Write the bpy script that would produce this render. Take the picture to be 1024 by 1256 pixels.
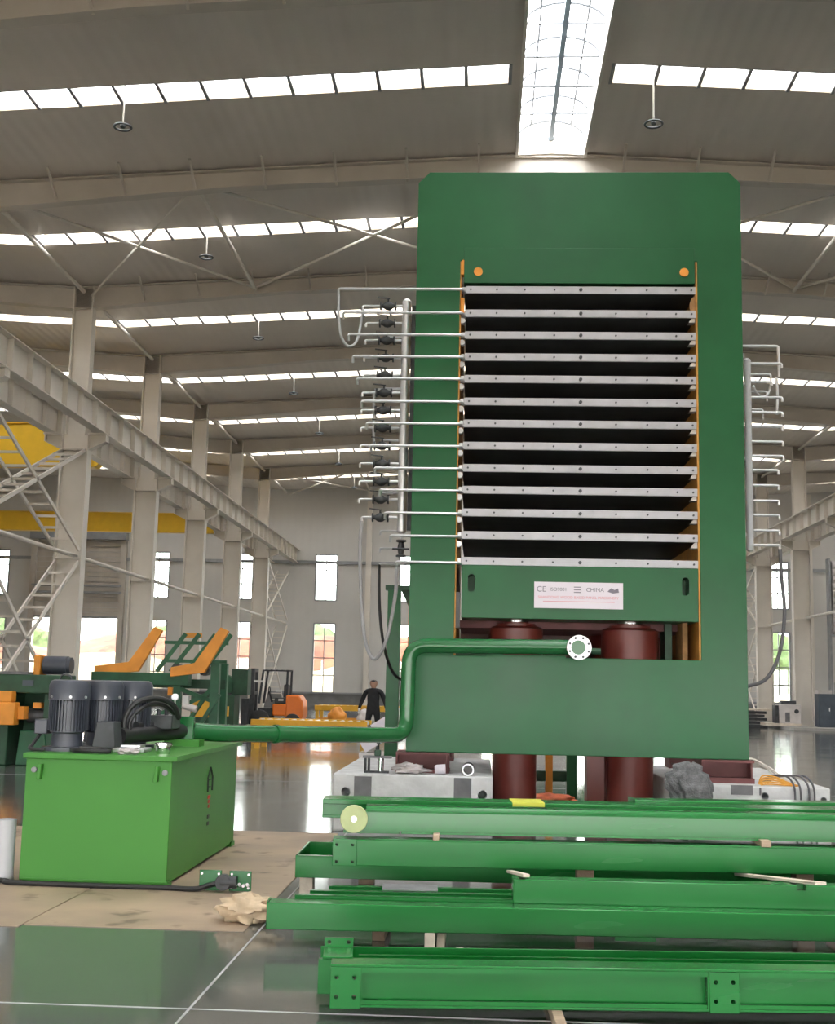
import bpy, math, random
from mathutils import Vector, Matrix, noise
R = random.Random(7)
PI = math.pi
for o in list(bpy.data.objects): bpy.data.objects.remove(o)
S = bpy.context.scene
C = S.collection

# ------------------------------------------------------------------ camera
FPX = 1500.0
def cam_axes():
    Yv = Vector((78 / FPX, -213 / FPX, 1)).normalized()      # hall axis seen in camera (right, up, forward)
    Zv = Vector((.0145, 1, 0)); Zv = (Zv - Yv * Zv.dot(Yv)).normalized()
    Xv = -Yv.cross(Zv)
    right = Vector((Xv.x, Yv.x, Zv.x)); up = Vector((Xv.y, Yv.y, Zv.y)); fwd = Vector((Xv.z, Yv.z, Zv.z))
    return right, up, fwd
cr, cu, cf = cam_axes()
cam = bpy.data.cameras.new('camera')
cam.sensor_fit = 'HORIZONTAL'; cam.sensor_width = 36; cam.lens = 36 * FPX / 1024
cam.clip_end = 1000
co = bpy.data.objects.new('camera', cam); C.objects.link(co)
m3 = Matrix((cr, cu, -cf)).transposed()
co.matrix_world = Matrix.Translation((0, 0, 1.6)) @ m3.to_4x4()
S.camera = co
# ------------------------------------------------------------------ sky (bright overcast day) and exposure
W = bpy.data.worlds.new('overcast_sky'); S.world = W; W.use_nodes = True
bg = W.node_tree.nodes['Background']; bg.inputs[0].default_value = (1.0, .985, .96, 1); bg.inputs[1].default_value = 14.0
S.view_settings.view_transform = 'Standard'; S.view_settings.look = 'None'
S.view_settings.exposure = 0.0; S.view_settings.gamma = 1; S.view_settings.use_curve_mapping = False
try:
    S.cycles.max_bounces = 10; S.cycles.diffuse_bounces = 6; S.cycles.glossy_bounces = 4; S.cycles.transparent_max_bounces = 12
    S.cycles.sample_clamp_indirect = 8
except Exception: pass

# ------------------------------------------------------------------ materials
M = {}
def mat(name, col, rough=.5, metal=0, var=.12, scale=3, bump=0, bscale=40, spec=.5, coat=0, stretch=None, rvar=0, coords='Object'):
    m = bpy.data.materials.new(name); m.use_nodes = True; nt = m.node_tree; n = nt.nodes; l = nt.links
    b = n['Principled BSDF']; b.inputs['Roughness'].default_value = rough; b.inputs['Metallic'].default_value = metal
    b.inputs['Specular IOR Level'].default_value = spec; b.inputs['Coat Weight'].default_value = coat
    b.inputs['Coat Roughness'].default_value = .12
    tc = n.new('ShaderNodeTexCoord'); mp = n.new('ShaderNodeMapping'); l.new(tc.outputs[coords], mp.inputs[0])
    if stretch: mp.inputs['Scale'].default_value = stretch
    nz = n.new('ShaderNodeTexNoise'); nz.inputs['Scale'].default_value = scale; nz.inputs['Detail'].default_value = 5
    l.new(mp.outputs[0], nz.inputs[0])
    rp = n.new('ShaderNodeValToRGB'); l.new(nz.outputs['Fac'], rp.inputs[0])
    rp.color_ramp.elements[0].position = .3; rp.color_ramp.elements[1].position = .7
    rp.color_ramp.elements[0].color = tuple(c * (1 - var) for c in col) + (1,)
    rp.color_ramp.elements[1].color = tuple(min(1, c * (1 + var)) for c in col) + (1,)
    l.new(rp.outputs[0], b.inputs['Base Color'])
    if rvar:
        mr = n.new('ShaderNodeMapRange'); mr.inputs['To Min'].default_value = max(0, rough - rvar); mr.inputs['To Max'].default_value = rough + rvar
        l.new(nz.outputs['Fac'], mr.inputs['Value']); l.new(mr.outputs[0], b.inputs['Roughness'])
    if bump:
        n2 = n.new('ShaderNodeTexNoise'); n2.inputs['Scale'].default_value = bscale; n2.inputs['Detail'].default_value = 4
        l.new(mp.outputs[0], n2.inputs[0])
        bp = n.new('ShaderNodeBump'); bp.inputs['Strength'].default_value = bump; bp.inputs['Distance'].default_value = .02
        l.new(n2.outputs['Fac'], bp.inputs['Height']); l.new(bp.outputs[0], b.inputs['Normal'])
    M[name] = m; return m
def ribbed(name, col, rough, period, axis, strength=.5, var=.06):
    m = mat(name, col, rough, var=var, scale=.4); nt = m.node_tree; n = nt.nodes; l = nt.links
    tc = n.new('ShaderNodeTexCoord'); w = n.new('ShaderNodeTexWave'); w.wave_type = 'BANDS'; w.bands_direction = axis
    w.inputs['Scale'].default_value = 2 * PI / (20 * period); l.new(tc.outputs['Object'], w.inputs[0])
    bp = n.new('ShaderNodeBump'); bp.inputs['Strength'].default_value = strength; bp.inputs['Distance'].default_value = .03
    l.new(w.outputs['Fac'], bp.inputs['Height']); l.new(bp.outputs[0], n['Principled BSDF'].inputs['Normal'])
    return m
mat('press_green', (.014, .112, .038), .34, var=.12, scale=1.2, rvar=.06, bump=.04, bscale=6, spec=.28)
mat('tank_green', (.054, .235, .034), .42, var=.05, scale=1.5, spec=.3)
mat('beam_green', (.012, .165, .032), .24, var=.12, scale=2, stretch=(.4, 2, 2), rvar=.08, spec=.38)
mat('pipe_green', (.016, .14, .04), .25, var=.08)
mat('dark_green', (.016, .07, .033), .5, var=.3, scale=4)
mat('machine_green', (.02, .11, .05), .5, var=.25, scale=3)
mat('orange_paint', (.80, .31, .035), .5, var=.12)
mat('yellow_paint', (.78, .42, .03), .5, var=.1)
mat('crane_yellow', (.82, .5, .02), .45, var=.05)
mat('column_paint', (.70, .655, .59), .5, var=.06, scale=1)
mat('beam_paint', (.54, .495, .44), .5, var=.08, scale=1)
ribbed('roof_sheet', (.66, .60, .54), .45, .3, 'X', .25)
ribbed('wall_sheet', (.60, .585, .56), .5, .45, 'X', .12)
mat('wall_brick', (.20, .20, .20), .7, var=.15, scale=3)
mat('upstand', (.62, .53, .42), .6, var=.05)
mat('frame_grey', (.30, .31, .32), .5)
mat('rib_dark', (.14, .15, .16), .5)
mat('bar_blue', (.24, .31, .38), .4)
mat('steel', (.62, .63, .64), .3, .9, var=.08, scale=6, rvar=.08)
mat('galv', (.66, .67, .69), .38, .7, var=.08, scale=5)
mat('pipe_silver', (.72, .73, .75), .32, .75, var=.06)
mat('chrome', (.85, .85, .86), .08, 1, var=.02)
mat('white_plastic', (.5, .515, .54), .4, var=.04)
mat('rubber', (.02, .021, .022), .45, var=.2)
mat('iron_dark', (.06, .065, .07), .5, .3, var=.25, scale=8)
mat('platen_dark', (.085, .088, .092), .55, .2, var=.25, scale=3)
mat('platen_edge', (.44, .44, .47), .42, .35, var=.06, scale=6)
mat('primer_red', (.16, .028, .022), .38, var=.12, scale=3)
mat('primer_dull', (.15, .05, .05), .6, var=.2, scale=5)
mat('rust', (.30, .16, .06), .7, var=.35, scale=9)
mat('guide_orange', (.55, .26, .05), .6, var=.2, scale=6)
mat('motor_grey', (.055, .062, .082), .35, var=.1)
mat('concrete_white', (.68, .69, .70), .7, var=.14, scale=5, bump=.2, bscale=25)
mat('concrete_dark', (.18, .18, .19), .8, var=.2, scale=6)
mat('timber', (.50, .38, .27), .75, var=.22, scale=4, stretch=(1, 8, 8), bump=.2)
mat('timber_dark', (.24, .175, .12), .8, var=.3, scale=5, bump=.2)
mat('timber_pale', (.70, .62, .52), .75, var=.15, scale=6, bump=.2)
mat('sheet_tan', (.36, .27, .19), .55, var=.28, scale=1.3, bump=.35, bscale=2.5, rvar=.2)
def stains():
    nt = M['sheet_tan'].node_tree; n = nt.nodes; l = nt.links; b = n['Principled BSDF']; src = b.inputs['Base Color'].links[0].from_socket
    tc = n.new('ShaderNodeTexCoord'); nz = n.new('ShaderNodeTexNoise'); nz.inputs['Scale'].default_value = 3.2; nz.inputs['Detail'].default_value = 3; l.new(tc.outputs['Object'], nz.inputs[0])
    rp = n.new('ShaderNodeValToRGB'); rp.color_ramp.elements[0].position = .60; rp.color_ramp.elements[1].position = .70; rp.color_ramp.elements[0].color = (0, 0, 0, 1); rp.color_ramp.elements[1].color = (.75, .75, .75, 1); l.new(nz.outputs['Fac'], rp.inputs[0])
    mx = n.new('ShaderNodeMix'); mx.data_type = 'RGBA'; l.new(rp.outputs[0], mx.inputs[0]); l.new(src, mx.inputs[6]); mx.inputs[7].default_value = (.10, .07, .045, 1); l.new(mx.outputs[2], b.inputs['Base Color'])
stains()
mat('paper', (.56, .44, .30), .8, var=.2, scale=9, bump=.5, bscale=18)
mat('net_grey', (.17, .175, .18), .7, var=.35, scale=14, bump=.6, bscale=60)
mat('clear_bag', (.50, .46, .46), .35, var=.2, scale=12, bump=.6, bscale=25)
mat('sign_white', (.80, .74, .82), .4, var=.02)
mat('ink_grey', (.22, .20, .25), .6, var=.02); mat('ink_red', (.75, .30, .36), .6, var=.02); mat('mark_red', (.5, .05, .03), .6, var=.02); mat('mark_black', (.01, .02, .01), .5, var=.02)
mat('disc_yellow', (.48, .55, .26), .4, var=.12, scale=6)
mat('tape_yellow', (.7, .7, .08), .5)
mat('cable_white', (.7, .66, .6), .5); mat('cable_orange', (.75, .36, .05), .5); mat('cable_grey', (.12, .12, .13), .5); mat('hose_grey', (.34, .34, .35), .45)
mat('cloth_orange', (.85, .2, .08), .7, var=.2, scale=8)
mat('skin', (.42, .24, .17), .6, var=.06); mat('hair', (.012, .01, .01), .6); mat('cloth_black', (.016, .017, .02), .8, var=.3, scale=10)
mat('cloth_white', (.7, .7, .68), .8); mat('reflex', (.6, .55, .08), .5)
mat('forklift_orange', (.85, .20, .02), .4, var=.06)
mat('cabinet_white', (.62, .58, .56), .5); mat('cabinet_blue', (.07, .09, .115), .5)
mat('ground_sand', (.30, .24, .16), .9, var=.2, scale=.3)
mat('earth_red', (.16, .045, .022), .95, var=.6, scale=.7, bump=.6, bscale=2)
mat('leaf_green', (.07, .11, .035), .8, var=.4, scale=2)
mat('curb', (.38, .37, .35), .8, var=.1)
mat('joint_pale', (.42, .43, .42), .5, var=.2, scale=6)
# polished grey-green floor
def floor_mat():
    m = mat('floor_polished', (.105, .112, .105), .1, var=.25, scale=.5, bump=0)
    nt = m.node_tree; n = nt.nodes; l = nt.links; b = n['Principled BSDF']
    b.inputs['Specular IOR Level'].default_value = .5; b.inputs['Coat Weight'].default_value = .0; b.inputs['Coat Roughness'].default_value = .04
    tc = n.new('ShaderNodeTexCoord'); nz = n.new('ShaderNodeTexNoise'); nz.inputs['Scale'].default_value = 1.1; nz.inputs['Detail'].default_value = 7
    l.new(tc.outputs['Object'], nz.inputs[0])
    mr = n.new('ShaderNodeMapRange'); mr.inputs['To Min'].default_value = .04; mr.inputs['To Max'].default_value = .17
    l.new(nz.outputs['Fac'], mr.inputs['Value']); l.new(mr.outputs[0], b.inputs['Roughness'])
floor_mat()
# translucent roof light sheet and clear glass
def sheet_mat(name, tr, col):
    m = bpy.data.materials.new(name); m.use_nodes = True; nt = m.node_tree; n = nt.nodes; l = nt.links
    n.remove(n['Principled BSDF']); a = n.new('ShaderNodeBsdfTransparent'); t = n.new('ShaderNodeBsdfTranslucent'); x = n.new('ShaderNodeMixShader')
    a.inputs[0].default_value = col + (1,); t.inputs[0].default_value = col + (1,)
    x.inputs[0].default_value = tr; l.new(a.outputs[0], x.inputs[1]); l.new(t.outputs[0], x.inputs[2]); l.new(x.outputs[0], n['Material Output'].inputs[0]); M[name] = m
sheet_mat('roof_light', .45, (.95, .97, 1))
def glass_mat():
    m = bpy.data.materials.new('window_glass'); m.use_nodes = True; nt = m.node_tree; n = nt.nodes; l = nt.links
    n.remove(n['Principled BSDF']); a = n.new('ShaderNodeBsdfTransparent'); g = n.new('ShaderNodeBsdfGlossy'); x = n.new('ShaderNodeMixShader')
    g.inputs['Roughness'].default_value = .02; a.inputs[0].default_value = (.92, .96, .95, 1); x.inputs[0].default_value = .08
    l.new(a.outputs[0], x.inputs[1]); l.new(g.outputs[0], x.inputs[2]); l.new(x.outputs[0], n['Material Output'].inputs[0]); M['window_glass'] = m
glass_mat()

# ------------------------------------------------------------------ mesh helpers
class MB:
    def __init__(s): s.v = []; s.f = []
    def add(s, vs, fs):
        k = len(s.v); s.v += [tuple(p) for p in vs]; s.f += [tuple(i + k for i in f) for f in fs]; return s
    def box(s, x0, x1, y0, y1, z0, z1):
        return s.add([(x, y, z) for z in (z0, z1) for y in (y0, y1) for x in (x0, x1)],
                     [(0, 2, 3, 1), (4, 5, 7, 6), (0, 1, 5, 4), (2, 6, 7, 3), (0, 4, 6, 2), (1, 3, 7, 5)])
    def cbox(s, c, sx, sy, sz): return s.box(c[0] - sx / 2, c[0] + sx / 2, c[1] - sy / 2, c[1] + sy / 2, c[2] - sz / 2, c[2] + sz / 2)
    def bar(s, p, q, w, h, up=(0, 0, 1)):
        p = Vector(p); q = Vector(q); d = (q - p).normalized(); u = Vector(up)
        if abs(d.dot(u)) > .97: u = Vector((0, 1, 0))
        a = d.cross(u).normalized() * w / 2; b = a.cross(d).normalized() * h / 2
        vs = [e + i * a + j * b for e in (p, q) for j in (-1, 1) for i in (-1, 1)]
        return s.add(vs, [(0, 2, 3, 1), (4, 5, 7, 6), (0, 1, 5, 4), (2, 6, 7, 3), (0, 4, 6, 2), (1, 3, 7, 5)])
    def cyl(s, p, q, r, r2=None, n=14, caps=True):
        return s.tube([p, q], r, n, caps, r2)
    def tube(s, pts, r, n=10, caps=True, r2=None):
        pts = [Vector(p) for p in pts]; k0 = len(s.v); prev = None; N = len(pts)
        for i, p in enumerate(pts):
            d = (pts[min(i + 1, N - 1)] - pts[max(i - 1, 0)]).normalized()
            if prev is None:
                a = d.cross(Vector((0, 0, 1)) if abs(d.z) < .9 else Vector((0, 1, 0))).normalized()
            else:
                a = (prev - d * prev.dot(d)).normalized()
            prev = a; b = d.cross(a); rr = r if r2 is None else r + (r2 - r) * i / (N - 1)
            for j in range(n):
                t = 2 * PI * j / n; s.v.append(tuple(p + (a * math.cos(t) + b * math.sin(t)) * rr))
        for i in range(N - 1):
            for j in range(n):
                s.f.append((k0 + i * n + j, k0 + i * n + (j + 1) % n, k0 + (i + 1) * n + (j + 1) % n, k0 + (i + 1) * n + j))
        if caps:
            s.f.append(tuple(k0 + j for j in reversed(range(n)))); s.f.append(tuple(k0 + (N - 1) * n + j for j in range(n)))
        return s
    def lathe(s, c, prof, axis=(0, 0, 1), n=20):
        ax = Vector(axis).normalized(); a = ax.cross(Vector((0, 0, 1)) if abs(ax.z) < .9 else Vector((0, 1, 0))).normalized(); b = ax.cross(a); c = Vector(c)
        k0 = len(s.v)
        for r, h in prof:
            for j in range(n):
                t = 2 * PI * j / n; s.v.append(tuple(c + ax * h + (a * math.cos(t) + b * math.sin(t)) * r))
        for i in range(len(prof) - 1):
            for j in range(n):
                s.f.append((k0 + i * n + j, k0 + i * n + (j + 1) % n, k0 + (i + 1) * n + (j + 1) % n, k0 + (i + 1) * n + j))
        s.f.append(tuple(k0 + j for j in reversed(range(n)))); s.f.append(tuple(k0 + (len(prof) - 1) * n + j for j in range(n)))
        return s
    def prism(s, poly, a0, a1, axis='y'):
        n = len(poly)
        def pt(u, w, a): return {'y': (u, a, w), 'x': (a, u, w), 'z': (u, w, a)}[axis]
        s.add([pt(u, w, a0) for u, w in poly] + [pt(u, w, a1) for u, w in poly],
              [tuple(range(n)), tuple(reversed(range(n, 2 * n)))] + [(i, i + n, (i + 1) % n + n, (i + 1) % n) for i in range(n)])
        return s
    def build(s, name, m, parent=None, world=False, bevel=0, smooth=True, ang=.6, kind=None):
        me = bpy.data.meshes.new(name); me.from_pydata(s.v, [], s.f); me.update()
        import bmesh
        bm = bmesh.new(); bm.from_mesh(me); bmesh.ops.recalc_face_normals(bm, faces=bm.faces); bm.to_mesh(me); bm.free()
        if smooth:
            me.polygons.foreach_set('use_smooth', [True] * len(me.polygons)); me.set_sharp_from_angle(angle=ang)
        me.materials.append(M[m] if isinstance(m, str) else m)
        return link(name, me, parent, world, bevel, kind)
def link(name, me, parent=None, world=False, bevel=0, kind=None):
    o = bpy.data.objects.new(name, me); C.objects.link(o)
    if parent is not None:
        o.parent = parent
        if world: o.matrix_parent_inverse = wm(parent).inverted()
    if bevel:
        b = o.modifiers.new('bevel', 'BEVEL'); b.width = bevel; b.segments = 2; b.limit_method = 'ANGLE'; b.angle_limit = .7; b.harden_normals = False
    if kind: o['kind'] = kind
    return o
def wm(o):
    m = Matrix.LocRotScale(o.location, o.rotation_euler, None)
    if o.parent: m = wm(o.parent) @ o.matrix_parent_inverse @ m
    return m
def inst(o, parent, off=(0, 0, 0), name=None):     # same mesh, shifted, as sibling
    c = o.copy(); C.objects.link(c); c.parent = parent; c.location = o.location + Vector(off); return c
def thing(name, label, cat, loc=(0, 0, 0), rz=0, group=None, kind=None):
    o = bpy.data.objects.new(name, None); C.objects.link(o); o.empty_display_size = .2
    o.location = loc; o.rotation_euler = (0, 0, rz); return tag(o, label, cat, group, kind)
def tag(o, label, cat, group=None, kind=None):
    o['label'] = label
    if cat: o['category'] = cat
    if group: o['group'] = group
    if kind: o['kind'] = kind
    return o
def struct(o, label): o['kind'] = 'structure'; o['label'] = label; return o
def dup(root, loc, rz=None, label=None):
    r = root.copy(); C.objects.link(r); r.location = loc
    if rz is not None: r.rotation_euler = (0, 0, rz)
    if label: r['label'] = label
    for ch in list(root.children):
        c = ch.copy(); C.objects.link(c); c.parent = r
        for g in list(ch.children):
            d = g.copy(); C.objects.link(d); d.parent = c
    return r
def spline(pts, k=8):
    pts = [Vector(p) for p in pts]; P = [pts[0] * 2 - pts[1]] + pts + [pts[-1] * 2 - pts[-2]]; out = []
    for i in range(1, len(P) - 2):
        a, b, c, d = P[i - 1:i + 3]
        for j in range(k):
            t = j / k; out.append(.5 * (2 * b + (c - a) * t + (2 * a - 5 * b + 4 * c - d) * t * t + (3 * b - a - 3 * c + d) * t ** 3))
    return out + [pts[-1]]
def bent(pts, r, k=6):                              # polyline with rounded corners
    pts = [Vector(p) for p in pts]; out = [pts[0]]
    for i in range(1, len(pts) - 1):
        a = pts[i] + (pts[i - 1] - pts[i]).normalized() * r; b = pts[i] + (pts[i + 1] - pts[i]).normalized() * r
        for j in range(k + 1):
            t = j / k; out.append(a * (1 - t) ** 2 + pts[i] * 2 * t * (1 - t) + b * t * t)
    return out + [pts[-1]]
def blob(name, c, size, seed, m, parent=None, amp=.35, freq=2.2, nu=22, nv=14, flat=.0):
    mb = MB(); off = Vector((seed * 3.1, seed * 1.7, seed * .9)); vs = []
    for i in range(nv + 1):
        ph = PI * i / nv
        for j in range(nu):
            th = 2 * PI * j / nu; d = Vector((math.sin(ph) * math.cos(th), math.sin(ph) * math.sin(th), math.cos(ph)))
            r = 1 + amp * (noise.noise(d * freq + off) + .6 * noise.noise(d * freq * 2.3 + off) + .4 * abs(noise.noise(d * freq * 5 + off)))
            p = d * r; p.z = max(p.z, -flat) if flat else p.z
            vs.append((c[0] + p.x * size[0], c[1] + p.y * size[1], c[2] + p.z * size[2]))
    fs = [(i * nu + j, i * nu + (j + 1) % nu, (i + 1) * nu + (j + 1) % nu, (i + 1) * nu + j) for i in range(nv) for j in range(nu)]
    return mb.add(vs, fs).build(name, m, parent, ang=1.2)
def cut(o, cutters):                                # real holes: subtract cutters given in the object's own space
    tmp = []
    for c in cutters:
        k = c.build('tmp_cutter', 'rubber', None, smooth=False); k.parent = o.parent; k.matrix_parent_inverse = o.matrix_parent_inverse.copy(); tmp.append(k)
        b = o.modifiers.new('cut', 'BOOLEAN'); b.operation = 'DIFFERENCE'; b.solver = 'EXACT'; b.object = k
    bpy.context.view_layer.update()
    me = bpy.data.meshes.new_from_object(o.evaluated_get(bpy.context.evaluated_depsgraph_get()))
    o.modifiers.clear(); keep = o.data.materials[0]; o.data = me; me.materials.clear(); me.materials.append(keep)
    for p in me.polygons: p.material_index = 0
    for k in tmp: bpy.data.objects.remove(k)
def text(name, s, size, loc, m, parent, rot=(PI / 2, 0, 0), ext=.001):
    cu_ = bpy.data.curves.new(name, 'FONT'); cu_.body = s; cu_.size = size; cu_.extrude = ext; cu_.align_x = 'CENTER'; cu_.align_y = 'CENTER'
    t = bpy.data.objects.new('tmp_text', cu_); C.objects.link(t); bpy.context.view_layer.update()
    me = bpy.data.meshes.new_from_object(t.evaluated_get(bpy.context.evaluated_depsgraph_get())); bpy.data.objects.remove(t)
    me.materials.clear(); me.materials.append(M[m]); o = link(name, me, parent); o.location = loc; o.rotation_euler = rot; return o

# ================================================================== THE HALL
BAY = 7.5; Y0 = 34.0
FR = [Y0 + BAY * n for n in range(-8, 6)]           # frame lines -26 .. 71.5
YF, YB = FR[0], FR[-1]
ORD = ['first', 'second', 'third', 'fourth', 'fifth', 'sixth', 'seventh', 'eighth', 'ninth', 'tenth', 'eleventh', 'twelfth', 'thirteenth', 'fourteenth']
def nth(y): return ORD[int(round((FR[-1] - y) / BAY)) - 1]       # columns and beams counted from the end wall
def bay(y): return ORD[int((FR[-1] - y) / BAY)]                    # bays counted from the end wall
XL, XR, XM = -11.9, 14.7, 1.4                       # valley lines over the column rows, ridge
ZR, SL = 13.62, .053
HW = XM - XL
def roof_z(x):
    if x < XL: return ZR - SL * abs(x - (XL - HW))
    if x > XR: return ZR - SL * abs(x - (XR + HW))
    return ZR - SL * abs(x - XM)
# floor
fl = MB().box(-45, 48, YF - 1, YB + .2, -.3, 0).build('floor', 'floor_polished'); struct(fl, 'polished grey concrete floor of the hall')
def strip_line(p, q, w): return MB().bar(p, q, w, .004).build('joint_line', 'joint_pale', fl)
strip_line((-1.40, 4.0, .001), (-1.42, 14, .001), .012); strip_line((-7, 6.16, .001), (9, 6.3, .001), .010)
strip_line((-1.2, 14, .001), (-1.2, 60, .001), .012); strip_line((-11, 20, .001), (14, 20, .001), .012)
# roof
ceil = thing('ceiling', 'ribbed grey sheet roof over the hall', None, (0, 0, 0)); struct(ceil, 'ribbed grey sheet roof over the hall')
def slab(x0, x1, y0, y1):
    a, b = roof_z(x0 + 1e-4), roof_z(x1 - 1e-4)
    MB().add([(x0, y0, a), (x1, y0, b), (x1, y1, b), (x0, y1, a), (x0, y0, a + .1), (x1, y0, b + .1), (x1, y1, b + .1), (x0, y1, a + .1)],
             [(0, 1, 2, 3), (4, 7, 6, 5), (0, 4, 5, 1), (2, 6, 7, 3), (0, 3, 7, 4), (1, 5, 6, 2)]).build('roof_panel', 'roof_sheet', ceil, smooth=False)
SW = .8                                             # roof-light strip width
RLW = .77                                           # half width of ridge light
RL0, RL1 = YF, 26.4
RL2 = 34.2
bar_me = None; wn = 0
def roof_strip(x0, x1, yc, bars, label):
    global bar_me, wn
    wn += 1
    t = thing('window_%d' % wn, label, None, (0, 0, 0)); struct(t, label)
    a, b = roof_z(x0), roof_z(x1); y0, y1 = yc - SW / 2, yc + SW / 2; h = .30
    def ring(ya, yb):
        return MB().add([(x0, ya, a), (x1, ya, b), (x1, yb, b), (x0, yb, a), (x0, ya, a + h), (x1, ya, b + h), (x1, yb, b + h), (x0, yb, a + h)],
                        [(0, 1, 2, 3), (4, 7, 6, 5), (0, 4, 5, 1), (2, 6, 7, 3), (0, 3, 7, 4), (1, 5, 6, 2)])
    ring(y0 - .001, y0 + .03).build('upstand', 'upstand', t, smooth=False); ring(y1 - .03, y1 + .001).build('upstand', 'upstand', t, smooth=False)
    MB().add([(x0, y0, a + h), (x1, y0, b + h), (x1, y1, b + h), (x0, y1, a + h)], [(0, 1, 2, 3)]).build('pane', 'roof_light', t, smooth=False)
    if bars:
        if bar_me is None: bar_me = MB().box(-.035, .035, -SW / 2, SW / 2, 0, .2).build('glazing_bar', 'frame_grey', t).data; bpy.data.objects.remove(t.children[-1])
        k = int((x1 - x0) / .86)
        for i in range(k + 1):
            x = x0 + (x1 - x0) * i / k; o = link('glazing_bar', bar_me, t); o.location = (x, yc, roof_z(x) - .02)
for hall in (-1, 0, 1):
    xm = XM + hall * 2 * HW
    for side in (-1, 1):
        xa, xb = (xm - HW, xm) if side < 0 else (xm, xm + HW)
        near = hall == 0 or (hall == -1 and side > 0) or (hall == 1 and side < 0)
        for i in range(len(FR) - 1):
            y0, y1 = FR[i], FR[i + 1]; yc = (y0 + y1) / 2
            g = RLW if (hall == 0 and not (RL1 - .2 < (y0 + y1) / 2 < RL2 + .2)) else 0
            ca, cb = (xa, xb - g) if side < 0 else (xa + g, xb)
            sa, sb = (xa + .12, xb - 1.0) if side < 0 else (xa + 1.0, xb - .12)
            has = hall == 0 or near
            if not has: slab(ca, cb, y0, y1); continue
            slab(ca, cb, y0, yc - SW / 2); slab(ca, cb, yc + SW / 2, y1)
            slab(ca, sa, yc - SW / 2, yc + SW / 2); slab(sb, cb, yc - SW / 2, yc + SW / 2)
            roof_strip(sa, sb, yc, (hall == 0 and y0 > 10) or (near and y0 > 38), 'long narrow translucent roof light across the roof slope')
# ridge light: arched glazing over the ridge
zb = ZR - .04; zt = zb + .35
def ridge_light(ra, rb, label):
    global wn
    wn += 1
    rl = thing('window_%d' % wn, label, None, (XM, ra, ZR)); struct(rl, label)
    for sx in (-1, 1):
        MB().box(XM + sx * RLW - .03, XM + sx * RLW + .03, ra, rb, zb - .12, zt).build('upstand', 'column_paint', rl, True)
    arc = [(XM + RLW * math.cos(PI - PI * i / 10), zt + .42 * math.sin(PI * i / 10)) for i in range(11)]
    y = rb
    ribs = []
    while y > ra + .5:
        MB().tube([(x, y, z) for x, z in arc], .034, 6).build('arch_rib', 'rib_dark', rl, True)
        MB().bar((XM - RLW, y, zt), (XM + RLW, y, zt), .05, .05).build('cross_tie', 'rib_dark', rl, True)
        yn = max(y - 1.22, ra)
        for i in range(10):
            (xa, za), (xb_, zb_) = arc[i], arc[i + 1]
            MB().add([(xa, y, za), (xb_, y, zb_), (xb_, yn, zb_), (xa, yn, za)], [(0, 1, 2, 3)]).build('pane', 'roof_light', rl, True, smooth=False)
        y -= 1.22
    for i in (3, 7):
        MB().cyl((arc[i][0], ra, arc[i][1]), (arc[i][0], rb, arc[i][1]), .026, n=6).build('glazing_bar', 'rib_dark', rl, True)
    MB().box(XM - .05, XM + .05, ra, rb, zt - .06, zt + .04).build('centre_rail', 'bar_blue', rl, True)
    pl = MB().prism([(XM - RLW, zb - .1), (XM + RLW, zb - .1)] + [(x, z) for x, z in reversed(arc)], rb, rb + .05).build('end_panel', 'column_paint', rl, True, smooth=False)

ridge_light(RL0, RL1, 'arched glazed ridge light along the roof ridge in front of the press')
ridge_light(RL2, YB, 'arched glazed ridge light behind the press, added unseen to brighten far hall')  # hidden by the press, added to brighten the far hall

# end wall with windows and the big shutter door
WIN_X = [-28.9, -24.0 - 100, -19.2, -14.2, -9.2, -4.25, .7, 5.6, 10.5, 17.0, 20.9]
WIN_X = [x for x in WIN_X if x > -60]
DOOR = (-26.7, -21.3, 5.15)
UP = (6.35, 9.05); LO = (1.0, 5.0); WH = .63
wall = thing('wall_back', 'pale sheet end wall with rows of tall windows', None, (0, YB, 0)); struct(wall, 'pale sheet end wall with rows of tall windows')
holes = sorted([(x - WH, x + WH, [UP, LO]) for x in WIN_X] + [(DOOR[0], DOOR[1], [(0, DOOR[2])])])
cuts = [-40] + [v for h in holes for v in h[:2]] + [42]
def wall_col(x0, x1, gaps):
    z = 0
    for a, b in sorted(gaps) + [(14.6, 14.6)]:
        for (lo, hi, m) in ((0, .95, 'wall_brick'), (.95, 14.6, 'wall_sheet')):
            za, zb2 = max(z, lo), min(a, hi)
            if zb2 - za > .01: MB().box(x0, x1, YB, YB + .2, za, zb2).build('wall_panel', m, wall, True, smooth=False)
        z = b
for i in range(len(cuts) - 1):
    g = [h[2] for h in holes if abs(h[0] - cuts[i]) < 1e-6 and abs(h[1] - cuts[i + 1]) < 1e-6]
    wall_col(cuts[i], cuts[i + 1], g[0] if g else [])
MB().box(-40, DOOR[0] - .1, YB - .14, YB, 8.5, 8.68).build('girt', 'frame_grey', wall, True); MB().box(DOOR[1] + .1, 42, YB - .14, YB, 8.5, 8.68).build('girt', 'frame_grey', wall, True)
MB().box(-40, DOOR[0] - .1, YB - .1, YB, .93, 1.02).build('sill_rail', 'frame_grey', wall, True); MB().box(DOOR[1] + .1, 42, YB - .1, YB, .93, 1.02).build('sill_rail', 'frame_grey', wall, True)
for x in (-16.7, -6.7, -1.5, 8, 18.8):
    MB().box(x - .15, x + .15, YB - .3, YB, 0, 13).build('wall_post', 'column_paint', wall, True)
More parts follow.
